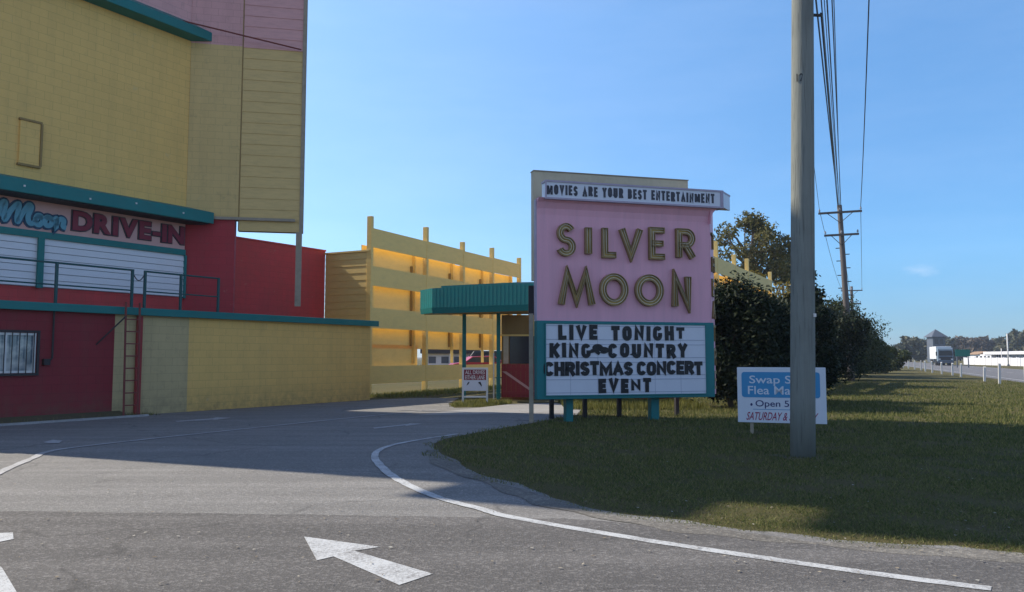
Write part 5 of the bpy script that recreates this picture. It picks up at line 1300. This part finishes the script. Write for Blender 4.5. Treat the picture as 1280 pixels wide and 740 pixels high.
MB().box(B2, vd, vn, a0_ - 1.5, a1_ + .5, -9.5, 1.2, zr_ + .005, zt_2).build('roof_slab', M['white'], f2)
# slim poles across the road
def slim_pole(px_, y_, tpy, r, lab, arm=True):
    g_ = at_depth(px_, y_); h_ = z_at(tpy, y_)
    t = thing('light_pole', (*g_, 0), lab, 'pole', 'slim poles across the highway')
    MB().tube([(*g_, 0), (*g_, h_)], [r, r * .7], 10).build('shaft', M['frame_white'], t, smooth=True)
    MB().tube([(*g_, 0), (*g_, .25)], r * 1.7, 10).build('base', M['steel'], t)
    if arm: MB().tube([(*g_, h_ - .15), (g_[0] - .6, g_[1], h_)], r * .5, 6).build('arm', M['steel'], t)
slim_pole(1258.3, 132.0, 417, .12, 'tall white pole in front of the blue glazed building', False)
slim_pole(1250.3, 140.0, 435.5, .10, 'short grey pole left of the tall white pole', False)

# ================================================================== BEYOND THE LOUVRED FENCE
M['car_white'] = paint('car_white', (0.72, 0.72, 0.72), 0.3, 0.04, 1); M['car_red'] = paint('car_red', (0.42, 0.02, 0.03), 0.3, 0.05, 1); M['car_dark'] = paint('car_dark', (0.03, 0.035, 0.045), 0.3, 0.08, 1)
def parked_car(px_, y_, yaw, mat, lab, van=False):
    g_ = at_depth(px_, y_); ca, sa = math.cos(yaw), math.sin(yaw); dd = (ca, sa); nn = (sa, -ca)
    t = thing('parked_car', (*g_, 0), lab, 'car', 'cars parked beyond the louvred fence')
    prof = [(-2.2, .35), (-2.25, .8), (-1.9, 1.0), (-1.2, 1.08), (-.6, 1.5), (1.0, 1.55), (1.75, 1.1), (2.2, 1.0), (2.25, .35)]
    if van: prof = [(-2.3, .35), (-2.35, 1.0), (-1.9, 1.15), (-1.3, 1.95), (2.3, 1.98), (2.35, .35)]
    MB().plate(g_, dd, nn, prof, -.88, .88).build('body', mat, t, bevel=.05)
    win_ = [(-1.1, 1.1), (-.58, 1.44), (.95, 1.48), (1.55, 1.1)] if not van else [(-1.5, 1.2), (-1.15, 1.8), (2.0, 1.82), (2.0, 1.2)]
    MB().plate(g_, dd, nn, win_, -.892, .892).build('side_windows', M['dark_glass'], t)
    for x_ in (-1.4, 1.4):
        for s in (-1, 1):
            c = Vector((g_[0] + dd[0] * x_ + nn[0] * s * .8, g_[1] + dd[1] * x_ + nn[1] * s * .8, .33))
            w_ = Vector((nn[0], nn[1], 0)) * .11
            wh_ = MB().tube([c - w_, c + w_], .33, 16).build('wheel', M['tyre'], t)
            MB().tube([c + w_ * s * .9, c + w_ * s * 1.05], .19, 12).build('rim', M['steel'], wh_)
parked_car(598, 58, .25, M['car_red'], 'red parked car seen through the fence gap beside the teal post')
parked_car(611, 66, .15, M['car_dark'], 'dark parked car glimpsed through the fence gap right of the red car', True)
parked_car(588, 70, .1, M['car_white'], 'white parked van glimpsed through the fence gap left of the red car', True)
mp_ = at_depth(530, 66); 
mh = thing('mobile_home', (*mp_, 0), 'white trailer home with dark roof seen through the lower fence gap', 'trailer home')
MB().cube(mp_[0], mp_[0] + 4.4, mp_[1], mp_[1] + 3, .35, 1.75).build('wall', M['car_white'], mh)
MB().cube(mp_[0] - .25, mp_[0] + 4.65, mp_[1] - .4, mp_[1] + 3.3, 1.755, 2.25).build('roof', M['car_dark'], mh)
for k in range(4):
    MB().cube(mp_[0] + .4 + k * 1.05, mp_[0] + 1.0 + k * 1.05, mp_[1] - .03, mp_[1], .95, 1.5).build('window', M['steel'], mh)
for k in range(3):
    MB().cube(mp_[0] + .1 + k * 2.05, mp_[0] + .2 + k * 2.05, mp_[1] - .35, mp_[1] - .25, 0, 1.754).build('porch_post', M['car_white'], mh)

# ------------------------------------------------------------------ haze
def haze_mat():
    m = bpy.data.materials.new('haze_air'); m.use_nodes = True; t = m.node_tree
    t.nodes.remove(t.nodes['Principled BSDF'])
    v = t.nodes.new('ShaderNodeVolumePrincipled'); v.inputs['Color'].default_value = (0.80, 0.88, 1.0, 1); v.inputs['Density'].default_value = 0.0004; v.inputs['Anisotropy'].default_value = 0.3
    t.links.new(v.outputs[0], t.nodes['Material Output'].inputs['Volume']); return m
hz_ = MB().cube(-3001, 3001, -61, 1500, -1.0, 24.0).build('haze', haze_mat()); hz_['kind'] = 'stuff'
